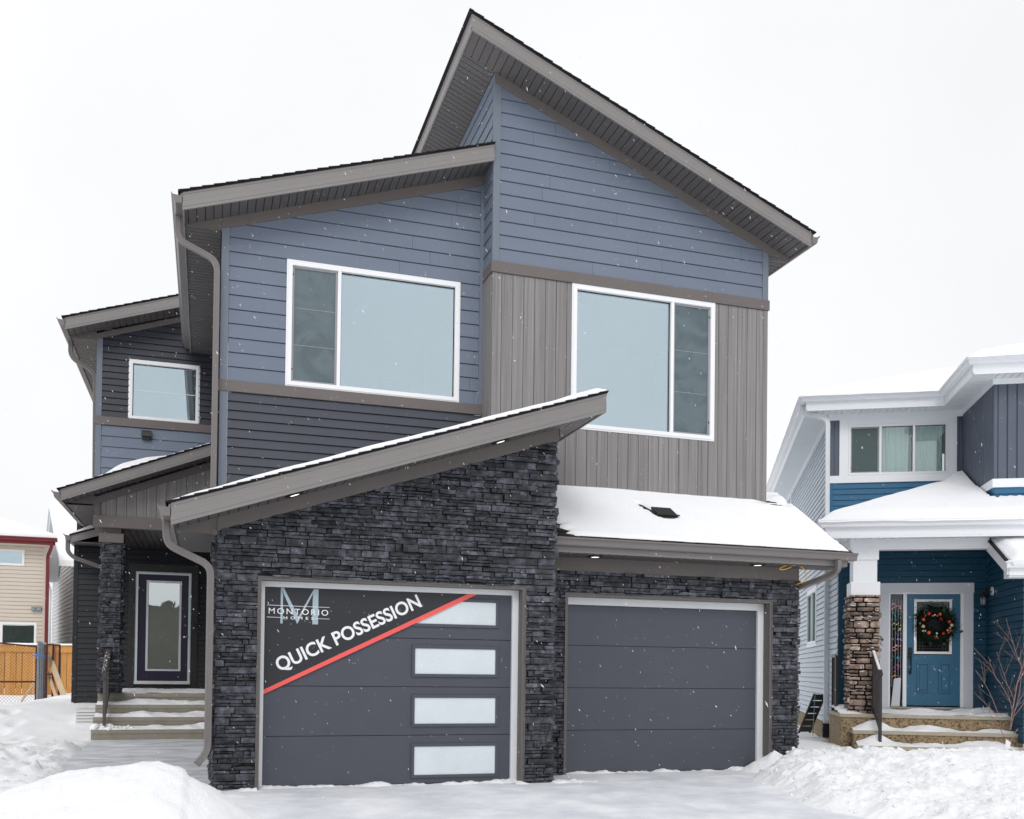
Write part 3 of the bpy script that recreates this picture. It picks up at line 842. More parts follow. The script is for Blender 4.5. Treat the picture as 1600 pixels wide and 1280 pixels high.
# roof vent
def on_roof(x, y, h=0): return Vector((x, y, rz(y) + .03)) + Vector((0, -RS, 1)).normalized() * h
vb = MB(); c = [on_roof(5.49, 11.19), on_roof(5.77, 11.19), on_roof(5.77, 11.40), on_roof(5.49, 11.40)]
t_ = [p + Vector((0, .01, .075)) for p in c[:2]] + [on_roof(5.77, 11.44, .06), on_roof(5.49, 11.44, .06)]
vb.add(c + t_, [(0, 1, 5, 4), (1, 2, 6, 5), (2, 3, 7, 6), (3, 0, 4, 7), (4, 5, 6, 7)])
vb.box(5.475, 11.165, rz(11.19) + .09, 5.785, 11.40, rz(11.19) + .105)
vb.add([on_roof(5.34, 11.52, .05), on_roof(5.39, 11.50, .05), on_roof(5.50, 11.27, .05), on_roof(5.46, 11.27, .05), on_roof(5.34, 11.52, .0), on_roof(5.39, 11.50, .0), on_roof(5.50, 11.27, .0), on_roof(5.46, 11.27, .0)], [(0, 1, 2, 3), (0, 4, 5, 1), (1, 5, 6, 2), (2, 6, 7, 3), (3, 7, 4, 0)])
P_(vb, 'roof_vent', 'black_metal', bevel=.004)

# --- rear left block
mb = MB(); lap(mb, FX(DR), [(-1.72, 5.405), (.1, 5.405), (.1, re(.1)), (-1.72, re(-1.72))], holes=[(-1.30, 5.40, -.19, 6.40)], pitch=.108, t=.020, z0=5.405)
P_(mb, 'dark_siding', 'siding_slate')
mb = MB(); lap(mb, FX(DR), [(-1.72, 3.9), (.1, 3.9), (.1, 5.265), (-1.72, 5.265)], pitch=.1775, t=.014, z0=5.265)
P_(mb, 'siding', 'siding_blue')
mb = MB(); mb.box(-1.81, DR - .018, 3.8, -1.722, DR + .04, 5.266); mb.box(-1.81, DR - .018, 5.404, -1.722, DR + .04, re(-1.81) - .09)
P_(mb, 'corner_trim', 'trim_blue')
mb = MB(); mb.box(-1.84, DR - .03, 5.268, .1, DR + .02, 5.402)
P_(mb, 'belly_band', 'taupe_band')
mb = MB(); mb.prism(FX(DR), [(-1.82, re(-1.82) - .11), (.1, re(.1) - .11), (.1, re(.1) - .02), (-1.82, re(-1.82) - .02)], 0, .026)
mb.prism(FX(DR), [(-2.22, re(-2.22)), (-1.82, re(-2.22) + .012), (-1.82, re(-1.82) + .02), (-2.22, re(-2.22) + .02)], 0, .02)
P_(mb, 'frieze', 'taupe_band')
fa = MB(); fascia(fa, (-2.24, 16.85, re(-2.24)), (-.2, 16.85, re(-.2)), .20)
fascia(fa, (-2.24, 22, re(-2.24)), (-2.24, 16.852, re(-2.24)), .19, 1, th=.02)
P_(fa, 'fascia', 'fascia')
rake_soffit(re, -2.22, -.2, 16.876, DR - .02)
flat_soffit(-2.22, -1.80, DR, 22, re(-2.24) + .02)
roof_slab(H, 'roof', re, -2.27, .2, 16.83, 22, .20, jag=.008)
P_(gutter(MB(), (-2.248, 22, re(-2.24) + .175), (-2.248, 16.84, re(-2.24) + .175)), 'gutter', 'gutter')
P_(spout(MB(), [(-2.25, 17.6, 6.70), (-2.25, 17.6, 6.42), (-1.86, 17.6, 6.22), (-1.84, 17.6, 4.4)], .14), 'downspout', 'gutter')
mb = MB(); mb.box(-1.79, DR + .04, 4.0, -1.76, 22, re(-1.8)); P_(mb, 'side_wall', 'siding_charcoal')
# vent hood
mb = MB(); mb.box(-1.085, DR - .07, 5.06, -.945, DR, 5.21, .008)
mb.add([(-1.095, DR - .10, 5.115), (-.935, DR - .10, 5.115), (-.935, DR - .06, 5.215), (-1.095, DR - .06, 5.215), (-1.095, DR - .09, 5.105), (-.935, DR - .09, 5.105), (-.935, DR - .03, 5.215), (-1.095, DR - .03, 5.215)], [(0, 1, 2, 3), (4, 7, 6, 5), (0, 4, 5, 1), (1, 5, 6, 2), (3, 2, 6, 7), (0, 3, 7, 4)])
P_(mb, 'vent_hood', 'black_metal')

# --- porch
mb = MB(); lap(mb, FX(DD), [(-2.25, .59), (.1, .59), (.1, 3.9), (-2.25, 3.9)], holes=[(-1.385, .80, -.165, 3.165)], pitch=.098, t=.016, z0=.59)
P_(mb, 'dark_siding', 'siding_charcoal'); mb = MB()
lap(mb, FL(.10), [(DL, 0), (DD, 0), (DD, 3.9), (DL, 3.9)], pitch=.098, t=.016, z0=.6)
P_(mb, 'dark_siding', 'siding_charcoal')
mb = MB(); mb.box(-2.33, DD - .02, .585, -2.252, DD + .04, 3.6); mb.box(-2.31, DD + .04, .6, -2.28, 22, 3.6); mb.box(-2.3, DD + .05, .5, .1, DD + .2, 3.9)
P_(mb, 'corner_trim', 'siding_charcoal')
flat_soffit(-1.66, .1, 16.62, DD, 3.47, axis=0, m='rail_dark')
pb = MB(); pb.box(-1.735, 16.47, 3.455, .1, 16.62, 3.64); pb.box(-1.735, 16.62, 3.455, -1.60, DD, 3.64)
P_(pb, 'porch_beam', 'taupe_band', bevel=.004)
mb = MB(); boards(mb, FX(16.52), [(-1.66, 3.645), (.1, 3.645), (.1, pr(.1)), (-1.66, pr(-1.66) - .06)], pitch=.15, gap=.007, u0=-1.55)
P_(mb, 'gable_boards', 'board_wood')
mb = MB(); mb.prism(FX(16.5), [(-1.715, pr(-1.715) - .13), (.1, pr(.1) - .13), (.1, pr(.1) - .018), (-1.715, pr(-1.715) - .018)], 0, .022)
mb.box(-1.715, 16.48, 3.64, -1.64, 16.51, pr(-1.715) - .10)
mb.prism(FX(16.5), [(-2.14, pr(-2.14)), (-1.715, pr(-2.14) + .01), (-1.715, pr(-1.715) + .02), (-2.14, pr(-2.14) + .02)], 0, .02)
P_(mb, 'frieze', 'taupe_band')
fa = MB(); fascia(fa, (-2.154, 16.05, pr(-2.154)), (.1, 16.05, pr(.1)), .185)
fascia(fa, (-2.154, DD, pr(-2.154)), (-2.154, 16.052, pr(-2.154)), .17, 1, th=.02)
P_(fa, 'fascia', 'fascia')
rake_soffit(pr, -2.13, .1, 16.076, 16.48)
flat_soffit(-2.13, -1.735, 16.48, DD, pr(-2.154) + .02)
roof_slab(H, 'roof', pr, -2.18, .11, 16.03, DR - .03, .185, jag=.008)
roof_slab(H, 'roof', pr, -2.18, -1.84, DR - .03, DD, .185, jag=.008)
P_(gutter(MB(), (-2.162, DD, pr(-2.154) + .155), (-2.162, 16.04, pr(-2.154) + .155)), 'gutter', 'gutter')
# stone column
cm = ledgestone(MB(), FX(16.60), [(-1.61, .82), (-1.315, .82), (-1.315, 3.22), (-1.61, 3.22)], seed=21, wmax=.3)
ledgestone(cm, Fr((-1.315, 0, 0), (0, 1, 0), (0, 0, 1), (1, 0, 0)), [(16.6, .82), (16.9, .82), (16.9, 3.22), (16.6, 3.22)], seed=22, wmax=.3)
ledgestone(cm, FL(-1.61), [(16.6, .82), (16.9, .82), (16.9, 3.22), (16.6, 3.22)], seed=23, wmax=.3)
cmo = P_(cm, 'stone_column', 'ledge_stone')
mb = MB(); mb.box(-1.655, 16.555, 3.225, -1.285, 16.94, 3.375, .006); mb.box(-1.60, 16.61, 3.375, -1.33, 16.88, 3.46); mb.box(-1.6, 16.62, .82, -1.33, 16.88, 3.225)
P_(mb, 'column_cap', 'taupe_band', cmo)
# small lower wing roof at far left
wg = lambda x: 3.45 + .333 * (x + 2.34)
fa = MB(); fascia(fa, (-2.34, 18.8, wg(-2.34)), (-1.75, 18.8, wg(-1.75)), .13)
P_(fa, 'fascia', 'fascia')
mb = MB(); mb.prism(Fr((-2.36, 0, wg(-2.36) + .13), (0, 1, 0), Vector((1, 0, .333)).normalized(), Vector((-.333, 0, 1)).normalized()), [(18.78, 0), (22, 0), (22, .7), (18.78, .7)], 0, .03)
P_(mb, 'roof', 'shingle')
P_(gutter(MB(), (-2.345, 22, wg(-2.34) + .16), (-2.345, 18.79, wg(-2.34) + .16)), 'gutter', 'gutter')
flat_soffit(-2.33, -1.75, 18.82, DD, 3.46)
P_(spout(MB(), [(-2.40, 18.9, 3.52), (-2.40, 18.9, 3.30), (-2.30, 18.92, 3.20), (-1.62, 19.05, 2.98)], .1), 'downspout', 'gutter')

# --- windows
def window(parent, F, x0, z0, x1, z1, panes, depth=.06, fw=.05, frame='white_vinyl', outer=.02, gm='glass', root=None, muntins=()):
    """panes: list of (xa, xb, kind) in frame coordinates; F faces outwards"""
    root = root or H
    def B(mb, a, c, b, d, n0, n1): return mb.prism(F, [(a, c), (b, c), (b, d), (a, d)], n0, n1)
    mb = MB()
    B(mb, x0, z0, x1, z0 + fw, -.05, .028); B(mb, x0, z1 - fw, x1, z1, -.05, .028)
    B(mb, x0, z0 + fw, x0 + fw, z1 - fw, -.05, .0275); B(mb, x1 - fw, z0 + fw, x1, z1 - fw, -.05, .0275)
    edges = [p[1] for p in panes[:-1]]
    for e in edges: B(mb, e - .022, z0 + fw, e + .022, z1 - fw, -.05, .024)
    # outer nailing lip
    for (a, c, b, d) in ((x0 - outer, z0 - outer, x1 + outer, z0), (x0 - outer, z1, x1 + outer, z1 + outer), (x0 - outer, z0, x0, z1), (x1, z0, x1 + outer, z1)):
        if outer: B(mb, a, c, b, d, -.02, .018)
    w = mb.build('window', frame, parent, root=root, local=(root is not H), bevel=.002)
    loc = root is not H
    for i, (a, b, kind) in enumerate(panes):
        pa = x0 + fw if i == 0 else a + .022; pb = x1 - fw if i == len(panes) - 1 else b - .022
        c, d = z0 + fw, z1 - fw
        if kind in ('screen', 'casement'):
            s = .026; m2 = MB()
            for q in ((pa, c, pb, c + s), (pa, d - s, pb, d), (pa, c + s, pa + s, d - s), (pb - s, c + s, pb, d - s)): B(m2, *q, -.04, -.004)
            m2.build('sash', 'screen_frame', w, root=root, local=loc)
            m3 = MB(); B(m3, pa + s, c + s, pb - s, d - s, -.018, -.016)
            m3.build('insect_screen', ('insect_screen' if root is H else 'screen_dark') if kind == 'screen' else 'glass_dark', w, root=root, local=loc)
            if kind == 'screen':
                m5 = MB()
                for q in ((.36, .68) if root is H else (-9,)): q > 0 and B(m5, pa + s, d - (d - c) * q, pb - s, d - (d - c) * q + .006, -.0155, -.0145)
                if m5.v: m5.build('wire_bar', 'screen_frame', w, root=root, local=loc)
                m6 = MB()
                xh = pa + .006 if i == 0 else pb - .018
                for q in (.08, .90): B(m6, xh, d - (d - c) * q, xh + .012, d - (d - c) * q + .022, -.004, .004)
                m6.build('latch', 'black_metal', w, root=root, local=loc)
        else:
            m2 = MB()
            g_ = .010
            for q in ((pa, c, pb, c + g_), (pa, d - g_, pb, d), (pa, c + g_, pa + g_, d - g_), (pb - g_, c + g_, pb, d - g_)): B(m2, *q, -.045, -.022)
            m2.build('seal', 'black_metal', w, root=root, local=loc)
            m3 = MB(); B(m3, pa + g_, c + g_, pb - g_, d - g_, -.034, -.030)
            m3.build('pane', gm if kind == 'glass' else kind, w, root=root, local=loc)
            for q in muntins:
                m4 = MB(); B(m4, pa + g_, d - (d - c) * q, pb - g_, d - (d - c) * q + .008, -.029, -.027); m4.build('wire_bar', 'nb_white', w, root=root, local=loc)
    return w
def room(x0, x1, y0, y1, z0, z1, ring=None, door=None, m='room_wall'):
    mb = MB()
    for f_ in ((x0, y0 - .0, z0, x0 + .02, y1, z1), (x1 - .02, y0, z0, x1, y1, z1), (x0, y1 - .02, z0, x1, y1, z1), (x0, y0, z1 - .02, x1, y1, z1), (x0, y0, z0, x1, y1, z0 + .02)): mb.box(*f_)
    o = P_(mb, 'interior_wall', m)
    if ring: P_(MB().disc((ring[0], ring[1], z1 - .02), .17, (0, 0, -1), .06, 32, .0), 'room_light', 'room_dark')
    if door: P_(MB().box(door[0], y1 - .06, z0 + .02, door[1], y1 - .021, z0 + 2.05), 'room_door', 'room_dark')
room(.3, 3.35, DL + .06, DL + 3.2, 3.9, 6.55, (1.45, DL + .9), (2.5, 3.1))
room(4.2, 7.3, DU + .06, DU + 3.2, 3.9, 6.7, (5.0, DU + .9), None)
room(-1.7, .05, DR + .06, DR + 2.6, 4.9, 6.9)
w = window(H, FX(DL), WL[0] + .005, WL[1] + .004, WL[2] - .005, WL[3] - .005, [(0, 1.539, 'screen'), (1.539, 9, 'glass')])
w['label'] = 'wide white framed window with its dark screened side pane at the left'
w = window(H, FX(DU), HW[0] + .005, HW[1] + .004, HW[2] - .002, HW[3] - .002, [(0, 6.015, 'glass'), (6.015, 9, 'screen')])
w['label'] = 'tall white framed window with its dark screened side pane at the right'
w = window(H, FX(DR), -1.292, 5.41, -.198, 6.385, [(-9, 9, 'glass')], fw=.045, muntins=(.5,))
w['label'] = 'small white framed window in the dark siding'
P_(MB().box(-.42, DR + .10, 5.45, -.25, DR + .14, 6.36), 'blind', 'dark_room')

# --- garage doors
def garage(F, x0, x1, z1, xm0, xm1, zm, depth, xi0, xi1, zi, yd, label, windows=None):
    """F: stone face; the door hangs depth behind it"""
    Bq = lambda mb, a, c, b, d, n0, n1: mb.prism(F, [(a, c), (b, c), (b, d), (a, d)], n0, n1)
    mb = MB(); 
    Bq(mb, xm0, 0, xi0, zm, -depth, .03); Bq(mb, xi1, 0, xm1, zm, -depth, .03); Bq(mb, xi0, zi, xi1, zm, -depth, .03)
    for a, b in ((xm0, xm0 + .012), (xm1 - .012, xm1)): Bq(mb, a, 0, b, zm, .03, .036)
    Bq(mb, xm0 + .012, zm - .012, xm1 - .012, zm, .03, .036)
    fo = P_(mb, 'door_casing', 'door_frame')
    mb = MB()
    Bq(mb, xi0, .005, x0 + .004, zi, -depth - .01, -depth + .03); Bq(mb, x1 - .004, .005, xi1, zi, -depth - .01, -depth + .03)
    Bq(mb, x0 + .004, z1 - .004, x1 - .004, zi, -depth - .01, -depth + .03)
    P_(mb, 'weather_stop', 'white_frame', fo)
    n = 4; h = (z1 + .01) / n; mb = MB()
    for k in range(n):
        a, b = .012 + k * h, .012 + (k + 1) * h - .006
        Bq(mb, x0 - .02, a, x1 + .02, b, -depth - .05, -depth - .012)
    Bq(mb, x0 - .02, .005, x1 + .02, z1 + .03, -depth - .06, -depth - .045)
    d_ = P_(mb, 'garage_door', 'door_panel', label=label, bevel=.003)
    mb = MB(); Bq(mb, x0, -.005, x1, .014, -depth - .05, -depth - .008); P_(mb, 'bottom_seal', 'black_metal', d_)
    if windows:
        for (a, c, b, d) in windows:
            e = .035; mb = MB()
            for q in ((a - e, c - e, b + e, c), (a - e, d, b + e, d + e), (a - e, c, a, d), (b, c, b + e, d)): Bq(mb, *q, -depth - .012, -depth + .006)
            fo2 = P_(mb, 'window_frame', 'door_panel', d_, bevel=.006)
            mb = MB(); Bq(mb, a, c, b, d, -depth - .013, -depth - .006); P_(mb, 'window_pane', 'frosted', d_)
    return d_
gd = garage(FX(D1), .576, 3.322, 2.132, .50, 3.435, 2.222, .144, .537, 3.39, 2.185, 10.5, 'dark grey panelled garage door with four frosted panes',
       windows=[(2.205, 1.783, 3.132, 2.038), (2.205, 1.225, 3.132, 1.506), (2.207, .672, 3.138, .958), (2.210, .105, 3.142, .418)])
garage(FX(D2), 4.253, 6.949, 2.105, 4.166, 7.073, 2.232, .15, 4.205, 7.03, 2.19, 11.2, 'plain dark grey panelled garage door')

# --- entry door
F = FX(DD); Bq = lambda mb, a, c, b, d, n0, n1: mb.prism(F, [(a, c), (b, c), (b, d), (a, d)], n0, n1)
mb = MB(); Bq(mb, -1.385, .83, -1.27, 3.165, -.05, .03); Bq(mb, -.285, .83, -.163, 3.165, -.05, .03); Bq(mb, -1.27, 3.02, -.285, 3.165, -.05, .03); Bq(mb, -1.36, .78, -.18, .925, -.05, .0)
P_(mb, 'entry_casing', 'entry_case', bevel=.004)
mb = MB(); Bq(mb, -1.27, .93, -1.222, 3.02, -.05, .022); Bq(mb, -.333, .93, -.285, 3.02, -.05, .022); Bq(mb, -1.222, 2.975, -.333, 3.02, -.05, .022)
jo = P_(mb, 'door_jamb', 'entry_trim')
mb = MB(); Bq(mb, -1.266, .94, -1.258, 3.016, .022, .024); Bq(mb, -.297, .94, -.289, 3.016, .022, .024); Bq(mb, -1.258, 3.005, -.297, 3.013, .022, .024)
P_(mb, 'jamb_edge', 'teal_edge', jo)
mb = MB(); Bq(mb, -1.27, .925, -.285, .985, -.05, .05); P_(mb, 'threshold', 'entry_trim', bevel=.004)
mb = MB(); Bq(mb, -1.222, .985, -1.07, 2.975, -.05, -.008); Bq(mb, -.468, .985, -.333, 2.975, -.05, -.008); Bq(mb, -1.07, .985, -.468, 1.18, -.05, -.008); Bq(mb, -1.07, 2.855, -.468, 2.975, -.05, -.008)
ed = P_(mb, 'entry_door', 'entry_navy', label='dark navy door with a tall full length glass pane')
mb = MB()
for q in ((-1.078, 1.172, -.458, 1.205), (-1.078, 2.825, -.458, 2.862), (-1.078, 1.205, -1.04, 2.825), (-.497, 1.205, -.458, 2.825)): Bq(mb, *q, -.02, .006)
P_(mb, 'glass_frame', 'entry_trim', ed, bevel=.004)
mb = MB(); Bq(mb, -1.04, 1.205, -.497, 2.825, -.03, -.026)
P_(mb, 'door_glass', 'glass_door', ed)
P_(MB().box(-1.2, DD + .04, .98, -.35, DD + .06, 2.98), 'door_backing', 'mortar', ed)
P_(MB().ball((-.385, DD - .05, 1.816), .033, 14, 10).disc((-.385, DD - .008 + .012, 1.816), .032, (0, -1, 0), .012, 20).tube([(-.385, DD, 1.816), (-.385, DD - .05, 1.816)], .014), 'door_knob', 'chrome', ed, smooth=True)
P_(MB().disc((-.385, DD + .004, 1.956), .03, (0, -1, 0), .014, 20), 'deadbolt', 'black_metal', ed)
P_(MB().box(-.25, DD - .05, 1.96, -.215, DD - .03, 2.09, .005), 'doorbell', 'black_metal')
P_(MB().box(-.244, DD - .054, 1.975, -.221, DD - .05, 2.0), 'doorbell_button', 'nb_white')

# yellow wire hanging from the soffit
wp = []
for t in [i / 24 for i in range(25)]:
    a = t * 2 * math.pi
    wp.append((7.10 + .12 * math.cos(a) * (1 - .3 * t), 10.75, 2.645 + .022 * math.sin(a) + .03 * math.cos(a)))
wp += [(7.28, 10.75, 2.68), (7.36, 10.76, 2.64), (7.42, 10.78, 2.55), (7.40, 10.82, 2.47), (7.34, 10.9, 2.44)]
o = MB().tube(wp, .0065, 6).build('wire', 'yellow_wire', smooth=True); tag(o, 'thin yellow wire loop dangling from the soffit over the plain garage door', 'wire')

# ------------------------------------------------------------------ porch steps and hand rail
S = thing('porch_steps', (-.8, 16, .1), 0, 'weathered concrete porch steps with snow on the treads below the navy door', 'steps')
def S_(mb, name, m, parent=None, **k): return mb.build(name, m, parent or S, root=S, **k)
tops = [(15.95, .283, .10), (16.22, .462, .283), (16.52, .645, .462), (16.82, .818, .645)]
for i, (y, zt, zb) in enumerate(tops):
    xl = -1.655; mb = MB()
    # nosed riser profile swept along x
    prf = [(0, zt - .0), (.0, zt - .055), (-.012, zt - .075), (-.022, zb - .02), (-.45, zb - .02), (-.45, zt)]
    if i == 3: prf = [(p[0] if p[0] > -.4 else -2.35, p[1]) for p in prf]
    mb.sweep([(a, b) for a, b in prf], [(xl, y, 0), (.09, y, 0)], plumb=True)
    S_(mb, 'step', 'concrete_step')
S_(MB().box(-1.40, 18.75, .80, .09, 19.16, .845, .008), 'sill_slab', 'concrete_step')
mb = MB()
for k in range(5): mb.box(-2.0, 17.0, .30 + .05 * k, -1.68, 17.9, .342 + .05 * k, .006)
o = mb.build('window_well', 'far_siding'); tag(o, 'pale ribbed window well edge beside the porch steps', 'window well')
def tread_snow(x0, x1, y0, y1, z, seed, th=.035, edge=.35, root=None, cover=0.0):
    gx, gy = fr(x0, x1, .025), fr(y0, y1, .02)
    def f(x, y):
        k = sm(y, y0, y0 + .05)
        c = fbm(x * 1.7, y * 2.5, seed, 4) + .25 + cover
        back = sm(y, y0, y1)
        h = th * (max(0, c) * 1.5 + back * 1.2) * k - .006
        return z + h
    return grid_sheet(f, gx, gy)
for (y0, y1, z, sdd) in ((15.955, 16.21, .285, 1), (16.225, 16.51, .464, 2), (16.525, 16.81, .647, 3), (16.83, 19.1, .82, 4)):
    o = tread_snow(-1.65, .08, y0, y1, z, sdd, .04 if z < .8 else .02).build('step_snow', 'snow', S, root=S, smooth=True)
rb = random.Random(5)
mb = MB()
for k in range(26):
    x = -1.62 + rb.random() ** 2 * .55; y = 15.98 + rb.random() * .2
    mb.ball((x, y, .285 + rb.random() * .05), .02 + rb.random() * .05, 8, 6, (1, 1, .7))
S_(mb, 'snow_lumps', 'snow', smooth=True)
HR = thing('handrail', (-1.48, 16.05, .29), 0, 'grey metal handrail with frosted top rail on the left of the porch steps', 'handrail')
mb = MB(); mb.box(-1.50, 16.02, .285, -1.455, 16.065, 1.16, .004); HR1 = mb.build('post', 'rail_metal', HR)
mb = MB(); mb.box(-1.50, 16.86, .81, -1.455, 16.905, 1.64, .004); mb.build('post', 'rail_metal', HR)
mb = MB(); mb.sweep([(-.04, -.02), (.04, -.02), (.04, .012), (.02, .022), (-.02, .022), (-.04, .012)], [(-1.478, 15.93, 1.15), (-1.478, 16.05, 1.215), (-1.478, 16.9, 1.69), (-1.478, 17.0, 1.70)])
mb.sweep([(-.036, -.06), (.036, -.06), (.036, .03), (-.036, .03)], [(-1.478, 15.93, 1.11), (-1.478, 15.965, 1.14)])
mb.build('top_rail', 'rail_metal', HR)
mb = MB(); mb.sweep([(-.018, -.015), (.018, -.015), (.018, .015), (-.018, .015)], [(-1.478, 16.06, .46), (-1.478, 16.87, .93)]); mb.build('bottom_rail', 'rail_metal', HR)
for k in range(6):
    t = (k + 1) / 7; y = 16.065 + .8 * t
    MB().box(-1.486, y - .008, .47 + .47 * t, -1.470, y + .008, 1.20 + .46 * t).build('baluster', 'rail_metal', HR)
mb = MB()
for k in range(34):
    t = rb.random(); mb.ball((-1.478 + rb.uniform(-.03, .03), 15.95 + t * 1.0, 1.172 + t * .53 + .018), rb.uniform(.006, .014), 6, 4, (1, 1.6, .5))
mb.build('frost', 'snow', HR)

# ------------------------------------------------------------------ banner on the left garage door
BN = thing('banner', (1.6, 10.48, 1.6), 0, 'black triangular vinyl banner with white lettering and a red edge stripe on the garage door', 'banner')
F = FX(10.489)
def tri(mb, poly, a, b): return mb.prism(F, poly, a, b)
x0, xt = .580, 2.79
tri(MB(), [(x0, 1.038), (xt, 2.126), (x0, 2.126)], -.001, .0015).build('sheet', 'decal_black', BN, root=BN)
tri(MB(), [(x0, .990), (2.905, 2.126), (xt + .001, 2.126), (x0, 1.0385)], -.001, .0022).build('stripe', 'decal_red', BN, root=BN)
def text(body, x, z, size, ang, name, m, parent, width=None, bold=0, space=1.0, shear=0):
    c = bpy.data.curves.new(name, 'FONT'); c.body = body; c.size = size; c.extrude = .0005; c.offset = bold; c.space_character = space; c.align_x = 'LEFT'
    c.resolution_u = 4
    t = bpy.data.objects.new('tmp_text', c); col.objects.link(t)
    dg = bpy.context.evaluated_depsgraph_get(); dg.update()
    me = bpy.data.meshes.new_from_object(t.evaluated_get(dg)); bpy.data.objects.remove(t)
    xs_ = [v.co.x for v in me.vertices]; w = max(xs_) - min(xs_); mn = min(xs_)
    s = (width / w) if width else 1
    ca, sa = math.cos(ang), math.sin(ang)
    for v in me.vertices:
        a, b, d = (v.co.x - mn) * s, v.co.y, v.co.z
        v.co = Vector((x + a * ca - b * sa, 10.489 - .0032 - d, z + a * sa + b * ca))
    inv = TM[parent.name].inverted() if parent.name in TM else Matrix.Identity(4)
    me.transform(inv); me.materials.clear(); me.materials.append(MATS[m])
    o = bpy.data.objects.new(name, me); col.objects.link(o); o.parent = parent
    return o
ang = math.atan2(1.988 - 1.245, 2.272 - .742)
text('QUICK POSSESSION', .742, 1.232, .205, ang, 'lettering', 'decal_white', BN, width=1.70, bold=.0045)
mb = MB()
tri(mb, [(.744, 1.743), (.768, 1.743), (.768, 2.05), (.744, 2.123)], 0, .0022)
tri(mb, [(.744, 2.123), (.775, 2.123), (.945, 1.79), (.919, 1.742)], .0022, .0028)
tri(mb, [(.919, 1.742), (.932, 1.768), (1.105, 2.118), (1.088, 2.118), (.905, 1.77)], .0028, .0032)
tri(mb, [(1.078, 1.742), (1.138, 1.742), (1.138, 2.118), (1.088, 2.118), (1.078, 2.0)], .0, .0024)
lg_o = mb.build('logo', 'decal_grey', BN, root=BN)
text('MONTORIO', .622, 1.845, .088, math.atan2(-.006, .62), 'logo_lettering', 'decal_white', BN, width=.622, bold=.0002, space=1.3)
text('HOMES', .776, 1.790, .042, 0, 'logo_lettering', 'decal_white', BN, width=.316, bold=.0006, space=1.9)
mb = MB()
tri(mb, [(.602, 1.932), (1.258, 1.925), (1.258, 1.929), (.602, 1.937)], 0, .004)
tri(mb, [(.604, 1.805), (.762, 1.804), (.762, 1.808), (.604, 1.810)], 0, .004)
tri(mb, [(1.106, 1.802), (1.26, 1.801), (1.26, 1.805), (1.106, 1.806)], 0, .004)
mb.build('logo_rules', 'decal_white', BN, root=BN)

# ------------------------------------------------------------------ snow lying on the roofs
def roof_snow(name, P0, U, V, W, L, th, st, label, edge=None, m='snow'):
    """heightfield over a plane: P0 + u*U + v*V, thickness th(u,v); closed skirt"""
    U = Vector(U); V = Vector(V); n = U.cross(V).normalized(); n = n if n.z > 0 else -n
    us, vs = fr(0, W, st), fr(0, L, st); nx = len(us)
    vv = []; 
    for v in vs:
        for u in us: vv.append(Vector(P0) + U * u + V * v + Vector((0, 0, 1)) * th(u, v))
    fs = [(j * nx + i, j * nx + i + 1, (j + 1) * nx + i + 1, (j + 1) * nx + i) for j in range(len(vs) - 1) for i in range(nx - 1)]
    per = list(range(nx)) + [j * nx + nx - 1 for j in range(1, len(vs))] + [(len(vs) - 1) * nx + i for i in range(nx - 2, -1, -1)] + [j * nx for j in range(len(vs) - 2, 0, -1)]
    b0 = len(vv)
    for k in per: 
        i, j = k % nx, k // nx
        vv.append(Vector(P0) + U * us[i] + V * vs[j] - Vector((0, 0, .005)))
    for k in range(len(per)): fs.append((per[k], b0 + k, b0 + (k + 1) % len(per), per[(k + 1) % len(per)]))
    o = MB().add(vv, fs).build(name, m, smooth=True); tag(o, label, kind='stuff'); return o
# right garage roof
def th_r(u, v):
    x = 3.80 + u; y = 10.6 + v
    e = min(sm(v, -.02, .10), 1)
    a = .028 + .045 * sm(v, .1, 1.3) + fbm(x * .7, y * .9, 4) * .008 + fbm(x * 5, y * 5, 9, 3) * .004
    bare = sm(.40 - u - .35 * v + .26 * noise.noise(Vector((u * 1.5, y * 16, 3))), 0, .22) * sm(.50 - v, 0, .2)
    q = math.hypot((x - 7.60) / .30, (y - 11.98) / .20) + .75 * noise.noise(Vector((x * 2, y * 18, 5)))
    bare = max(bare, (1 - sm(q, .6, 1.2)) * .68)
    vx = math.hypot((x - 5.63) / .185, (y - 11.28) / .13)
    bare = max(bare, (1 - sm(vx, .62, 1.05)) * .9)
    vx = math.hypot((x - 5.42 - (11.42 - y) * .5) / .05, (y - 11.42) / .13)
    bare = max(bare, (1 - sm(vx, .7, 1.2)) * .9)
    right_ = sm(7.95 - x + .012 * noise.noise(Vector((y * 9, 3, 1))), 0, .06)
    return (a * min(e + .3, 1) + .012) * right_ - bare * .12
roof_snow('roof_snow', (3.80, 10.6, 2.848 + .016), (1, 0, 0), (0, 1, RS), 4.15, 1.62, th_r, .03, 'smooth snow blanket on the low roof over the plain garage door')
def th_l(u, v):
    x = -.35 + u
    e = sm(v, -.03 - .03 * noise.noise(Vector((x * 4, 0, 2))), .10)
    return (.030 + .022 * sm(u, .1, 1.0) + .01 * fbm(x * 1.5, v * 2, 6) + .02 * sm(4.5 - abs(u - .1 - 4.3), 3.9, 4.4)) * (.35 + .65 * e) * (1 - sm(u, 4.46, 4.57) * .75) * sm(u, -.02, .2) + .006 + .006 * noise.noise(Vector((x * 7, 1, 2))) * (1 - e)
roof_snow('roof_snow', (-.34, 9.90, lg(-.34) + .225 + .014), (1, 0, SL_LG), (0, 1, 0), 4.55, 1.97, th_l, .03, 'thin snow strip along the slanted roof over the banner')
def th_p(u, v):
    x = -2.15 + u
    return .012 + .19 * sm(u, .32, .85) * (1 - sm(u, .9, 2.1) * .9) * sm(v, .02, .6) + .01 * fbm(x * 3, v * 3, 2) + .02 * sm(v, .0, .3)
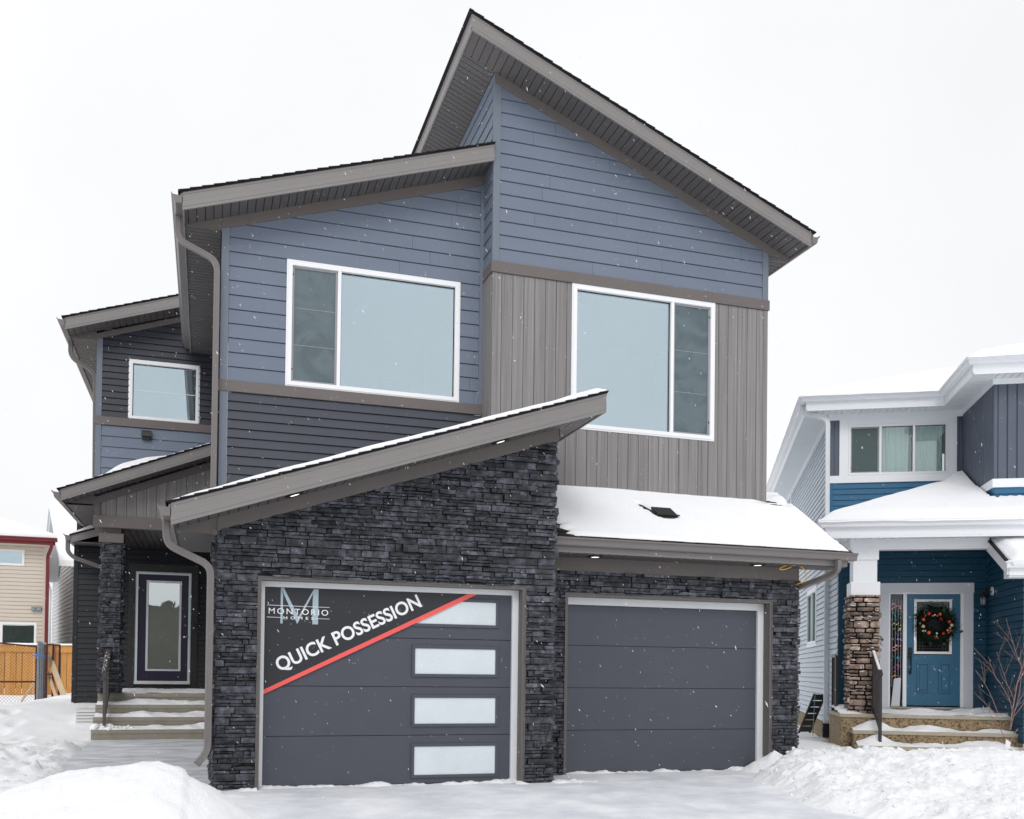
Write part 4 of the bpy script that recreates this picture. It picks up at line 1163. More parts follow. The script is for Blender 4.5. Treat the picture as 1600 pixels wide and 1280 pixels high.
roof_snow('roof_snow', (-2.15, 16.06, pr(-2.15) + .185 + .014), (1, 0, .3955), (0, 1, 0), 2.22, 1.2, th_p, .04, 'rounded snow drift on the small porch roof')
roof_snow('roof_snow', (-2.2, 16.86, re(-2.2) + .20 + .012), (1, 0, .333), (0, 1, 0), 2.2, 4.5, lambda u, v: .012 + .008 * fbm(u * 3, v * 3, 1), .1, 'dusting of snow on the roof above the small window')
def th_u(u, v): return .002 + .022 * max(0, fbm(u * 2.2, v * 2, 12) + .25) * (1 - sm(u, 2.6, 3.4)) + .012 * (1 - sm(u, .6, 1.5)) - .003
roof_snow('roof_snow', (-.33, 11.87, ul(-.33) + .218 + .016), (1, 0, SL_UL), (0, 1, 0), 3.7, 4.5, th_u, .05, 'patchy dusting of snow on the wide roof above the upper left window')
def th_w(u, v): return .03 + .05 * sm(u, .05, .4)
roof_snow('roof_snow', (-2.34, 18.82, wg(-2.34) + .165), (1, 0, .333), (0, 1, 0), .55, 2.5, th_w, .05, 'little wedge of snow on the lowest eave at the left corner of the house')
# snow caught along the garage thresholds
def sill_snow(x0, x1, y, w, seed, hgt, label):
    gx, gy = fr(x0, x1, .02), fr(y - w, y + .02, .02)
    def f(x, yy):
        k = sm(yy, y - w, y - w * .2)
        n_ = fbm(x * 2.6, seed, 3, 5); r = abs(noise.noise(Vector((x * 11, yy * 8, seed))))
        return drive_h(x, yy) - .012 + hgt * k * max(0, .35 + n_ + .4 * r)
    o = grid_sheet(f, gx, gy).build('threshold_snow', 'snow_rough', smooth=True); tag(o, label, kind='stuff')
sill_snow(.54, 3.40, 10.49, .16, 5, .055, 'ragged snow line at the foot of the banner garage door')
sill_snow(3.3, 4.3, 10.345, .22, 8, .06, 'ragged snow at the foot of the stone pier between the doors')
sill_snow(4.2, 7.05, 11.19, .14, 12, .05, 'ragged snow line at the foot of the plain garage door')
sill_snow(.0, .52, 10.345, .2, 15, .07, 'clumps of snow at the foot of the left stone pier')
def corner_drift(x, y):
    h = .30 * max(0, 1 - math.hypot((x - 7.10) / .55, (y - 11.0) / .45)) ** 1.2
    return h + (lump(x, y, 1.5) - .1) * .1 * min(1, h * 6) if h > 0 else 0
pile('snow_drift', 6.45, 7.8, 10.4, 11.18, corner_drift, .02, 'small snow drift in the right corner of the plain garage door', 'snow drift')
# tiny icicles on the plain garage door head
for x, l in ((6.08, .055), (5.53, .03)):
    MB().tube([(x, 11.165, 2.108), (x, 11.165, 2.108 - l)], .006, 6, .001).build('icicle', 'frosted', smooth=True)
for i, o in enumerate([o for o in bpy.data.objects if o.name.startswith('icicle')]):
    tag(o, 'longer thin icicle on the head of the plain garage door' if i == 0 else 'tiny icicle stub left of the longer one on the plain garage door', 'icicle', 'icicles on the plain garage door')

# ------------------------------------------------------------------ blue neighbour house (its own axes: u right, v back)
NR = R_(-28.6)
G = thing('neighbour_house', (12.56, 14.37, 0), NR, 'bright blue and white two storey house with a brown stone porch column', 'house')
def Q_(mb, name, m, parent=None, **k):
    if name in SPLIT: return [q.build(name, m, parent or G, local=True, **k) for q in islands(mb)][0]
    return mb.build(name, m, parent or G, local=True, **k)
def nb_pt(u, v, z=0): return TM[G.name] @ Vector((u, v, z))
UL0, UB = -1.64, .85
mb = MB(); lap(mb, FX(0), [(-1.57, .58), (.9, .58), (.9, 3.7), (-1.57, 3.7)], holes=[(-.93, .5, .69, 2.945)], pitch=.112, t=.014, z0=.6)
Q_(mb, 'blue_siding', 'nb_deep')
mb = MB(); lap(mb, FL(.9), [(-2.05, .2), (0, .2), (0, 3.6), (-.9, 3.6), (-2.05, 3.05)], pitch=.112, t=.014, z0=.6)
Q_(mb, 'garage_side_siding', 'nb_deep')
mb = MB(); mb.box(-1.645, -.016, .30, -1.572, .05, 3.7); Q_(mb, 'corner_trim', 'nb_deep')
# side wall
mb = MB(); lap(mb, FL(UL0), [(.05, .30), (12.5, .40), (12.5, 6.4), (1.45, 6.4), (1.45, 3.85), (.05, 3.85)], holes=[], pitch=.112, t=.014, z0=.3)
mb = MB(); lap(mb, FL(UL0), [(.05, .30), (1.45, .30), (1.45, 3.9), (.05, 3.9)], pitch=.112, t=.020, z0=.3, gap=.016)
lap(mb, FL(UL0), [(1.45, .30), (12.5, .36), (12.5, 6.42), (1.45, 6.42)], holes=[(3.33, 1.91, 5.15, 3.18)], pitch=.112, t=.020, z0=.3, gap=.016)
Q_(mb, 'side_siding', 'nb_siding')
mb = MB(); mb.box(-1.62, .02, -.4, .9, .12, .62); mb.box(-1.63, .0, -.5, -1.55, 12.5, .31); Q_(mb, 'foundation', 'aggregate')
mb = MB(); mb.box(-1.60, .03, .3, -1.5, 1.5, 3.8); mb.box(-1.6, 1.45, .3, -1.5, 12.5, 6.4); mb.box(-1.6, 1.47, 3.6, .84, 1.6, 5.15); mb.box(-1.55, .04, .6, -.95, .09, 3.7); mb.box(.70, .04, .6, 1.1, .09, 3.6); mb.box(.93, -2.0, .2, 1.0, .04, 3.0); mb.box(-.95, .04, 2.95, .70, .09, 3.6); Q_(mb, 'wall_core', 'nb_siding')
Fs = FL(UL0 - .0)
w = window(G, Fs, 3.38, 1.95, 5.10, 3.14, [(0, 4.2, 'glass'), (4.2, 9, 'casement')], root=G, outer=.07, gm='glass_dark', frame='nb_white')
Q_(MB().box(-1.60, 3.4, 1.95, -1.4, 5.1, 3.15), 'blind', 'curtain', w)
mb = MB(); mb.prism(Fs, [(9.35, 5.0), (9.55, 5.0), (9.55, 6.40), (9.35, 6.40)], 0, .03); Q_(mb, 'side_trim', 'nb_white')
# upper front wall
VU = 1.425
mb = MB(); lap(mb, FX(VU), [(-1.57, 3.7), (.85, 3.7), (.85, 5.068), (-1.57, 5.068)], pitch=.112, t=.016, z0=5.068)
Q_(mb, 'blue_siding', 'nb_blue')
Q_(MB().box(-1.655, VU - .016, 3.7, -1.572, VU + .04, 5.068), 'corner_trim', 'nb_blue')
Bq = lambda mb, F, a, c, b, d, n0, n1: mb.prism(F, [(a, c), (b, c), (b, d), (a, d)], n0, n1)
mb = MB(); Fu = FX(VU)
Bq(mb, Fu, -1.67, 5.07, .85, 5.215, -.02, .035); Bq(mb, Fu, -1.655, 6.325, .85, 6.50, -.02, .03)
Bq(mb, Fu, -1.455, 5.215, -1.29, 6.325, -.02, .026); Bq(mb, Fu, .58, 5.215, .733, 6.325, -.02, .026); Bq(mb, Fu, -1.29, 6.225, .58, 6.325, -.02, .026)
mb.prism(FL(UL0 - .02), [(VU - .03, 5.07), (VU + .35, 5.07), (VU + .35, 5.20), (VU - .03, 5.20)], -.01, .01)
mb.box(-1.668, VU - .025, 6.325, -1.64, 12.4, 6.5)
Q_(mb, 'window_surround', 'nb_white', bevel=.003)
mb = MB(); boards(mb, Fu, [(-1.655, 5.215), (-1.455, 5.215), (-1.455, 6.325), (-1.655, 6.325)], pitch=.1, gap=.01, t=.006, u0=-1.655)
Q_(mb, 'slate_boards', 'nb_slate'); mb = MB()
boards(mb, Fu, [(.733, 5.215), (.85, 5.215), (.85, 6.325), (.733, 6.325)], pitch=.06, gap=.008, t=.006)
mb.box(-1.66, VU + .03, 5.2, -1.635, VU + .34, 6.33)
Q_(mb, 'slate_boards', 'nb_slate')
w = window(G, Fu, -1.285, 5.22, .575, 6.222, [(-9, -.68, 'screen'), (-.68, -.055, 'glass'), (-.055, 9, 'glass')], root=G, fw=.045, gm='glass_dark', frame='white_vinyl', outer=.005)
cu = MB()
for (a, b) in ((-1.24, -.72), (-.66, -.12), (0.0, .50)):
    n = 40; pts = [(a + (b - a) * i / n, VU + .16 + .022 * math.sin(i * 1.35 + .6 * math.sin(i * .5)) + .012 * math.sin(i * .45)) for i in range(n + 1)]
    vs = [(x, y, 6.2) for x, y in pts] + [(x + .04 * math.sin(i * .3), y, 5.2) for i, (x, y) in enumerate(pts)]
    cu.add(vs, [(i, i + 1, n + 2 + i, n + 1 + i) for i in range(n)])
Q_(cu, 'curtain', 'curtain', w, smooth=True)
Q_(MB().box(-1.3, VU + .35, 5.2, .55, VU + .37, 6.3), 'room_back', 'dark_room', w)
# projecting slate block on the right
VP = -.60
mb = MB(); boards(mb, FX(VP), [(.86, 4.70), (4.0, 4.70), (4.0, 6.35), (.86, 6.35)], pitch=.155, gap=.03, t=.012, u0=.90)
Q_(mb, 'slate_boards', 'nb_slate'); mb = MB()
boards(mb, FL(UB), [(VP, 4.70), (VU, 4.70), (VU, 6.35), (VP, 6.35)], pitch=.125, gap=.028, t=.012, u0=VP + .07)
mb.box(.845, VP - .014, 4.70, .90, VP + .05, 6.35)
Q_(mb, 'slate_boards', 'nb_slate')
mb = MB(); mb.box(.82, VP - .03, 4.55, 4.0, VP + .02, 4.70); mb.box(.82, VP + .02, 4.55, .86, VU, 4.70); mb.box(.825, VP - .02, 6.35, 4.0, VP + .02, 6.53); mb.box(.825, VP + .02, 6.35, .86, VU, 6.53)
Q_(mb, 'frieze', 'nb_white', bevel=.003)
mb = MB(); lap(mb, FX(VP), [(.86, 4.0), (4, 4.0), (4, 4.55), (.86, 4.55)], pitch=.112, t=.014, z0=4.55); mb.box(.85, VP + .0, 4.0, .86, VU, 4.55); Q_(mb, 'blue_siding', 'nb_blue')
# upper eaves
ZS, ZT = 6.43, 6.71
def nfas(a, b, z0, h): return fascia(MB(), (*a, z0), (*b, z0), h, 1)
fa = MB()
for a, b in (((-2.14, .985), (.40, .985)), ((-2.14, 12.5), (-2.14, .985)), ((.40, .985), (.40, -1.0)), ((.40, -1.0), (4.5, -1.0))):
    fascia(fa, (*a, ZS), (*b, ZS), .19, 1, th=.02)
Q_(fa, 'fascia', 'nb_white')
gm = MB(); gm.sweep(GUT, [(-2.145, 12.5, ZT), (-2.145, .98, ZT), (.395, .98, ZT), (.395, -1.005, ZT), (4.5, -1.005, ZT)], plumb=True)
Q_(gm, 'gutter', 'nb_white')
Fd = FD(ZS + .02)
so_ = MB(); boards(so_, Fd, [(-2.12, 1.0), (.42, 1.0), (.42, VU), (-2.12, VU)], pitch=.12, gap=.02, t=.004)
boards(so_, Fd, [(-2.12, VU), (-1.65, VU), (-1.65, 12.5), (-2.12, 12.5)], pitch=.12, gap=.02, t=.004, axis=1)
boards(so_, Fd, [(.42, -.98), (.83, -.98), (.83, VU), (.42, VU)], pitch=.12, gap=.02, t=.004, axis=1)
boards(so_, Fd, [(.83, -.98), (4.5, -.98), (4.5, VP), (.83, VP)], pitch=.12, gap=.02, t=.004)
Q_(so_, 'soffit', 'nb_soffit')
# upper roof: hips, under snow (thickness part of the snow sheet)
def up_roof(u, v):
    d1 = u + 2.24; d2 = v - .88; d4 = v + 1.1 if u > .3 else -9
    left = d1; front = max(d2, -9)
    a = min(left, front) if u <= .3 else min(left, max(front, min(v + 1.1, u - .3 + .0)))
    return ZT + .02 + max(0, min(a, 3.3)) * .33
def roof_h(u, v):
    a = min(u + 2.24, v - .88)
    b = min(u - .28, v + 1.12)
    return max(a, b)
us_, vs_ = fr(-2.3, 5, .08), fr(-1.2, 12.4, .08)
def sheet(fn, inside, us, vs, z_low):
    mb = MB(); idx = {}; vv = []; fs = []
    for j, v in enumerate(vs):
        for i, u in enumerate(us):
            if inside(u, v): idx[(i, j)] = len(vv); vv.append((u, v, fn(u, v)))
    for j in range(len(vs) - 1):
        for i in range(len(us) - 1):
            k = [(i, j), (i + 1, j), (i + 1, j + 1), (i, j + 1)]
            if all(q in idx for q in k): fs.append(tuple(idx[q] for q in k))
    return mb.add(vv, fs)
roofz = lambda u, v: ZT + .0 + .40 * min(3.2, max(0, roof_h(u, v)))
mb = sheet(lambda u, v: roofz(u, v) - .03, lambda u, v: roof_h(u, v) > .06, us_, vs_, 0)
Q_(mb, 'roof', 'shingle')
mb = sheet(lambda u, v: roofz(u, v) + .09 * sm(roof_h(u, v), -.02, .35) - .04 * (roof_h(u, v) < -.01) + .008 * fbm(u * 2, v * 2, 3), lambda u, v: roof_h(u, v) > -.09, us_, vs_, 0)
o = mb.build('roof_snow', 'snow', smooth=True); o.matrix_world = TM[G.name]; tag(o, 'snow blanket on the upper hip roof of the blue house', kind='stuff')
# downspout on the side
sp = MB(); sp.sweep([(x * 1.2, y * 1.2) for x, y in SPOUT], arc([(-2.20, 1.20, 6.62), (-2.20, 1.20, 6.46), (-1.78, 1.20, 6.33), (-1.705, 1.20, 6.25), (-1.705, 1.20, .30)], .12, 5), upv=(0, 1, 0))
ds_ = Q_(sp, 'downspout', 'nb_soffit')
Q_(MB().box(-1.77, 1.12, .02, -1.62, 1.30, .30, .01), 'drain_boot', 'black_metal', ds_)
# porch roof
PZ = 3.86
prz = lambda u, v: min(u + 2.18, v + 1.70)
fa = MB()
for a, b in (((-2.07, -1.60), (4, -1.60)), ((-2.07, 1.4), (-2.07, -1.60))): fascia(fa, (*a, 3.57), (*b, 3.57), .18, 1, th=.02)
Q_(fa, 'fascia', 'nb_white')
Q_(MB().sweep([(x * 1.05, z) for x, z in GUT], [(-2.075, 1.4, PZ), (-2.075, -1.605, PZ), (4, -1.605, PZ)], plumb=True), 'gutter', 'nb_white')
so_ = MB(); Fd = FD(3.59)
boards(so_, Fd, [(-2.05, -1.58), (4, -1.58), (4, -1.25), (-2.05, -1.25)], pitch=.12, gap=.02, t=.004)
boards(so_, Fd, [(-2.05, -1.25), (-1.62, -1.25), (-1.62, 1.4), (-2.05, 1.4)], pitch=.12, gap=.02, t=.004, axis=1)
boards(so_, Fd, [(-1.62, -1.05), (.9, -1.05), (.9, 0), (-1.62, 0)], pitch=.12, gap=.02, t=.004)
Q_(so_, 'soffit', 'nb_soffit')
mb = MB(); mb.box(-1.62, -1.27, 3.44, .60, -1.05, 3.64); mb.box(-1.62, -1.05, 3.44, -1.42, 0, 3.64); mb.box(-1.60, -1.255, 3.41, .58, -1.07, 3.44)
Q_(mb, 'porch_beam', 'nb_white', bevel=.004)
us_, vs_ = fr(-2.26, 4.0, .05), fr(-1.8, 1.42, .05)
pz_ = lambda u, v: PZ - .005 + .395 * max(0, prz(u, v))
ins = lambda u, v: prz(u, v) > -.09 and not (u > .84 and v > VP + .0)
Q_(sheet(lambda u, v: pz_(u, v) - .03, lambda u, v: prz(u, v) > .06 and not (u > .84 and v > VP), us_, vs_, 0), 'roof', 'shingle')
def psnow(u, v):
    k = sm(prz(u, v), -.05, .3)
    h = .02 + .10 * k + .015 * fbm(u, v, 4)
    h += .10 * math.exp(-((u - .72) / .25) ** 2) * sm(v, .3, 1.4) - .10 * math.exp(-((u - .40) / .35) ** 2) * sm(v, .2, 1.0) * .3
    if u > .6 and v > VP - .4: h += .03 * noise.noise(Vector((u * 14, v * 14, 0)))
    return pz_(u, v) + h - .05 * (prz(u, v) < -.04)
o = sheet(psnow, lambda u, v: prz(u, v) > -.075 and not (u > .84 and v > VP), us_, vs_, 0).build('roof_snow', 'snow', smooth=True); o.matrix_world = TM[G.name]
tag(o, 'thick smooth snow on the porch roof of the blue house', kind='stuff')
# garage roof of the neighbour at the right edge
gzf = lambda v: 3.69 + .465 * (v + .9)
mb = MB(); Fg = FL(.60)
mb.prism(Fg, [(-2.25, gzf(-2.25) - .19), (-.93, gzf(-.93) - .19), (-1.05, gzf(-1.05)), (-2.25, gzf(-2.25))], -.02, .012)
mb.prism(Fg, [(-2.24, 2.83), (-1.98, 2.83), (-1.98, gzf(-1.98) - .18), (-2.24, gzf(-2.24) - .18)], -.30, -.02)
Q_(mb, 'rake_board', 'nb_white')
def slab(z0, z1, ua, ub, va, vb):
    return [(ua, va, gzf(va) + z0), (ub, va, gzf(va) + z0), (ub, vb, gzf(vb) + z0), (ua, vb, gzf(vb) + z0), (ua, va, gzf(va) + z1), (ub, va, gzf(va) + z1), (ub, vb, gzf(vb) + z1), (ua, vb, gzf(vb) + z1)]
mb = MB(); mb.add(slab(.001, .03, .575, 4.5, -2.28, -1.05), [(0, 1, 5, 4), (1, 2, 6, 5), (2, 3, 7, 6), (3, 0, 4, 7), (4, 5, 6, 7), (0, 3, 2, 1)])
mb.box(.62, -1.2, 3.50, 4.5, -1.06, 3.585)
Q_(mb, 'roof', 'shingle')
Q_(MB().sweep(GUT, [(.56, -2.27, gzf(-2.25) + .02), (4.5, -2.27, gzf(-2.25) + .02)], plumb=True), 'gutter', 'nb_white')
Q_(MB().box(.62, -2.27, 2.86, 4.5, -2.25, gzf(-2.25) - .02), 'fascia', 'nb_white')
def gsn(u, v):
    e = sm(v, -2.42, -2.2) * sm(u, .60, .78)
    return gzf(v) + .02 + .12 * e + .02 * fbm(u * 3, v * 3, 2) * e + .03 * math.exp(-((u - .75) / .2) ** 2) * (1 - sm(v, -2.4, -1.9)) - .16 * sm(v, -1.2, -1.06)
gu, gv = fr(.62, 4.5, .04), fr(-2.40, -1.06, .04)
mb = sheet(gsn, lambda u, v: True, gu, gv, 0); nx = len(gu)
per = list(range(nx)) + [j * nx + nx - 1 for j in range(1, len(gv))] + [(len(gv) - 1) * nx + i for i in range(nx - 2, -1, -1)] + [j * nx for j in range(len(gv) - 2, 0, -1)]
b0 = len(mb.v)
for k in per: u, v, z = mb.v[k]; mb.v.append((u + .02, v + .05 * (v < -2.3), min(z, gzf(v) + .02) - .02))
for k in range(len(per)): mb.f.append((per[k], b0 + k, b0 + (k + 1) % len(per), per[(k + 1) % len(per)]))
o = mb.build('roof_snow', 'snow', smooth=True); o.matrix_world = TM[G.name]; tag(o, 'snow on the low side roof at the right edge of the blue house', kind='stuff')
# column
cf = MB()
ledgestone(cf, FX(-1.25), [(-1.63, .60), (-1.13, .60), (-1.13, 2.63), (-1.63, 2.63)], hmin=.06, hmax=.13, wmin=.14, wmax=.36, prot=.05, seed=31, rounder=.012, tilt=.012)
ledgestone(cf, FL(-1.63), [(-1.25, .60), (-.75, .60), (-.75, 2.63), (-1.25, 2.63)], hmin=.06, hmax=.13, wmin=.14, wmax=.36, prot=.05, seed=32, rounder=.012, tilt=.012)
ledgestone(cf, Fr((-1.13, 0, 0), (0, 1, 0), (0, 0, 1), (1, 0, 0)), [(-1.25, .60), (-.75, .60), (-.75, 2.63), (-1.25, 2.63)], hmin=.06, hmax=.13, wmin=.14, wmax=.36, prot=.05, seed=33, rounder=.012)
cc = Q_(cf, 'stone_column', 'field_stone')
Q_(MB().box(-1.612, -1.232, .60, -1.148, -.77, 2.63), 'column_core', 'mortar', cc)
cs = MB(); r6 = random.Random(6)
for k in range(46):
    cs.ball((r6.uniform(-1.61, -1.15), -1.285 - r6.random() * .012, r6.uniform(.9, 2.6)), r6.uniform(.008, .02), 7, 5, (r6.uniform(1, 2.6), .7, .35))
Q_(cs, 'frost', 'snow', cc, smooth=True)
mb = MB(); mb.box(-1.61, -1.27, 2.63, -1.13, -.79, 2.86, .006); mb.box(-1.565, -1.225, 2.86, -1.175, -.83, 3.24); mb.box(-1.595, -1.25, 3.24, -1.15, -.80, 3.44, .004)
Q_(mb, 'column_post', 'nb_white', cc)
# entry
F0 = FX(0)
mb = MB()
Bq(mb, F0, -.925, .60, -.76, 2.77, -.02, .035); Bq(mb, F0, .515, .60, .675, 2.77, -.02, .035); Bq(mb, F0, -.935, 2.77, .685, 2.945, -.02, .045)
Bq(mb, F0, -.76, .60, .515, .66, -.02, .03)
Q_(mb, 'entry_casing', 'nb_case', bevel=.004)
mb = MB(); Bq(mb, F0, -.76, .66, -.735, 2.77, -.05, .025); Bq(mb, F0, -.515, .70, -.452, 2.745, -.05, .025); Bq(mb, F0, .462, .66, .515, 2.77, -.05, .025); Bq(mb, F0, -.735, 2.745, .462, 2.77, -.05, .025)
Q_(mb, 'door_jamb', 'nb_white', bevel=.003)
Q_(MB().box(-.745, -.10, .655, .55, .03, .70, .005), 'threshold', 'chrome')
mb = MB()
for q in ((-.452, .72, -.33, 2.745), (.33, .72, .462, 2.745), (-.33, .72, .33, 1.64), (-.33, 2.66, .33, 2.745)): Bq(mb, F0, *q, -.05, -.006)
nd = Q_(mb, 'front_door', 'nb_door', label=None) if False else Q_(mb, 'front_door', 'nb_door')
nd['label'] = 'blue panelled door with a leaded glass upper pane'
for (a, b) in ((-.275, -.06), (.10, .318)):
    mb = MB()
    for q in ((a, .952, b, .98), (a, 1.467, b, 1.495), (a, .98, a + .028, 1.467), (b - .028, .98, b, 1.467)): Bq(mb, F0, *q, -.008, .012)
    Bq(mb, F0, a + .05, 1.0, b - .05, 1.447, -.008, .006)
    Q_(mb, 'raised_panel', 'nb_door', nd, bevel=.004)
mb = MB()
for q in ((-.325, 1.655, .322, 1.70), (-.325, 2.605, .322, 2.648), (-.325, 1.70, -.28, 2.605), (.277, 1.70, .322, 2.605)): Bq(mb, F0, *q, -.02, .012)
Q_(mb, 'glass_frame', 'nb_white', nd, bevel=.005)
mb = MB(); Bq(mb, F0, -.33, 1.64, .33, 2.66, -.03, -.025); Q_(mb, 'door_glass', 'glass_black', nd)
mb = MB()
for x in (-.22, -.17, .17, .22): Bq(mb, F0, x, 1.70, x + .006, 2.60, -.024, -.020)
for z in (1.75, 1.80, 1.86, 2.44, 2.50, 2.55): Bq(mb, F0, -.28, z, .277, z + .006, -.024, -.0195)
Q_(mb, 'leading', 'rail_dark', nd)
Q_(MB().box(-.8, .06, .6, .6, .08, 2.8), 'door_backing', 'dark_room', nd)
mb = MB(); mb.box(-.415, -.035, 1.66, -.355, -.0, 1.77, .008); mb.box(-.42, -.03, 1.58, -.355, 0, 1.66, .006); mb.tube(arc([(-.388, -.01, 1.60), (-.388, -.075, 1.58), (-.388, -.075, 1.34), (-.388, -.01, 1.31)], .03), .013, 8); mb.box(-.41, -.02, 1.29, -.365, 0, 1.34, .004)
Q_(mb, 'door_handle', 'black_metal', nd)
mb = MB(); Bq(mb, F0, -.735, .70, -.515, 2.745, -.03, -.026); Q_(mb, 'side_light', 'glass_black')
mb = MB(); mb.box(-.90, -.06, 1.82, -.855, -.035, 1.94, .004); db = Q_(mb, 'doorbell', 'nb_case'); Q_(MB().box(-.895, -.064, 1.89, -.86, -.06, 1.93), 'camera_lens', 'black_metal', db)

# steps of the blue house
T = thing('porch_steps', tuple(nb_pt(-.3, -1.8)), NR, 'brown pebble aggregate steps with pale treads below the blue door', 'steps')
TM[T.name] = TM[T.name]
off = Vector((-.3, -1.8, 0))
def T_(mb, name, m, parent=None, **k):
    mb.v = [tuple(Vector(v) - off) for v in mb.v]; return mb.build(name, m, parent or T, local=True, **k)
for i, (ul_, ur_, vf, vb_, zt, zb) in enumerate(((-1.80, .88, -1.50, 0, .605, -.3), (-1.63, .98, -1.80, -1.50, .345, -.3), (-1.60, 1.08, -2.12, -1.80, .115, -.3))):
    b = T_(MB().box(ul_ + .015, vf + .015, zb, ur_, vb_, zt - .06), 'step', 'aggregate')
    T_(MB().box(ul_ - .012, vf - .012, zt - .06, ur_ + .01, vb_ - (.0 if i else 0), zt, .006), 'tread', 'tread', b)
    gx, gy = fr(ul_ + .0, ur_, .025), fr(vf + .0, min(vb_, vf + 1.4), .02)
    def f(u, v, zt=zt, vf=vf, i=i, vb_=vb_):
        k = sm(v, vf, vf + .06); back = sm(v, vf, min(vb_, vf + .5))
        n_ = fbm(u * 1.3, v * 2, 40 + i, 4)
        lft = math.exp(-((u - (-1.25 if i else -1.6)) / .22) ** 2) * (.13 if i else .05)
        return zt - .008 + k * (.03 * max(0, .55 + n_) + .05 * back * max(0, .6 + n_) + lft * back)
    T_(grid_sheet(f, gx, gy), 'step_snow', 'snow', b, smooth=True)
R2 = thing('handrail', tuple(nb_pt(-1.2, -1.75, .11)), NR, 'dark brown metal handrail in front of the brown stone column', 'handrail')
off2 = Vector((-1.2, -1.75, .11))
def R_2(mb, name, m, **k):
    mb.v = [tuple(Vector(v) - off2) for v in mb.v]; return mb.build(name, m, R2, local=True, **k)
R_2(MB().box(-1.265, -1.98, .11, -1.215, -1.93, 1.30, .004), 'post', 'rail_dark')
R_2(MB().box(-1.265, -1.38, .60, -1.215, -1.33, 1.62, .004), 'post', 'rail_dark')
R_2(MB().sweep([(-.03, -.02), (.03, -.02), (.03, .02), (-.03, .02)], [(-1.24, -2.02, 1.27), (-1.24, -1.30, 1.66)]), 'top_rail', 'rail_dark')
R_2(MB().sweep([(-.018, -.015), (.018, -.015), (.018, .015), (-.018, .015)], [(-1.24, -1.95, .36), (-1.24, -1.36, .70)]), 'bottom_rail', 'rail_dark')
for k in range(4):
    t = (k + 1) / 5; v = -1.93 + .56 * t
    R_2(MB().box(-1.248, v - .008, .38 + .33 * t, -1.232, v + .008, 1.31 + .31 * t), 'baluster', 'rail_dark')
R_2(MB().sweep([(-.028, 0), (.028, 0), (.015, .018), (-.015, .018)], [(-1.24, -1.9, 1.352), (-1.24, -1.32, 1.668)]), 'frost', 'snow')
R3 = thing('handrail', tuple(nb_pt(-1.70, -.9, .6)), NR, 'dark handrail partly hidden left of the brown stone column', 'handrail')
for uu in (-1.735,):
    for vv_ in (-.55, -.05):
        MB().box(-.025 - .035, vv_ + .9 - .025, 0, .025 - .035, vv_ + .9 + .025, 1.0).build('post', 'rail_dark', R3, local=True)
MB().box(-.065, .33, .97, -.005, .88, 1.01).build('top_rail', 'rail_dark', R3, local=True)
for k in range(5): MB().box(-.043, .42 + .09 * k, .1, -.027, .436 + .09 * k, .97).build('baluster', 'rail_dark', R3, local=True)
MB().box(-.05, .35, .06, -.02, .86, .10).build('bottom_rail', 'rail_dark', R3, local=True)

# wreath
W = thing('wreath', tuple(nb_pt(.035, -.06, 2.185)), NR, 'round evergreen Christmas wreath with red orange and gold baubles on the blue door', 'wreath')
W.scale = (1.16, 1.16, 1.16)
rw = random.Random(12); mb = MB()
for k in range(4200):
    a = rw.uniform(0, 2 * math.pi); rr = rw.gauss(.215, .052); q = rw.gauss(0, .03)
    c = Vector((math.cos(a) * rr, q - .01, math.sin(a) * rr))
    d = Vector((math.cos(a + rw.gauss(0, 1.1)), rw.gauss(-.25, .6), math.sin(a + rw.gauss(0, 1.1)))).normalized() * rw.uniform(.03, .085)
    s = d.cross(Vector((rw.random(), rw.random(), rw.random()))).normalized() * .0035
    mb.add([c - s, c + s, c + d], [(0, 1, 2)])
core = [(math.cos(i / 24 * 2 * math.pi) * .22, 0, math.sin(i / 24 * 2 * math.pi) * .22) for i in range(25)]
mb.tube(core, .045, 8)
mb.build('foliage', 'needle', W, local=True)
mb = MB()
for a, r in ((150, .30), (120, .23), (35, .25), (60, .21), (-20, .33), (205, .17), (-60, .26), (250, .27), (-30, .20), (95, .27), (-5, .24)):
    a = R_(a); c = Vector((math.cos(a) * r, -.05, math.sin(a) * r)); d = Vector((math.cos(a + .5), -.2, math.sin(a + .5))) * .085; s = Vector((-math.sin(a), .3, math.cos(a))) * .028
    mb.add([c, c + d * .5 + s, c + d, c + d * .5 - s + Vector((0, -.01, 0))], [(0, 1, 2), (0, 2, 3)])
mb.build('leaves', 'leaf_green', W, local=True)
# bauble spots read as (across, up) in metres from the wreath centre
BB = [(-.115, .165, .030, 'red'), (-.03, .15, .015, 'silver'), (.045, .16, .027, 'orange'), (.0, .135, .016, 'red'), (-.06, .135, .014, 'gold'), (-.165, .145, .010, 'orange'), (-.175, .125, .010, 'orange'),
      (.055, .095, .010, 'orange'), (.075, .075, .012, 'red'), (-.195, .075, .026, 'orange'), (.18, .04, .031, 'red'), (.215, -.01, .026, 'silver'), (-.20, -.03, .029, 'gold'),
      (.19, -.055, .024, 'orange'), (.155, -.09, .018, 'gold'), (.195, -.10, .016, 'orange'), (.17, -.125, .015, 'orange'), (-.17, -.10, .018, 'gold'), (-.205, -.10, .015, 'silver'),
      (-.115, -.13, .030, 'orange'), (.095, -.14, .025, 'red'), (.0, -.14, .018, 'silver'), (-.005, -.185, .014, 'gold'), (-.02, -.215, .011, 'red'), (.015, -.215, .010, 'orange')]
for x, z, r, c in BB:
    MB().ball((x, -.075, z), r, 14, 10).build('bauble', 'bauble_' + c, W, local=True, smooth=True)
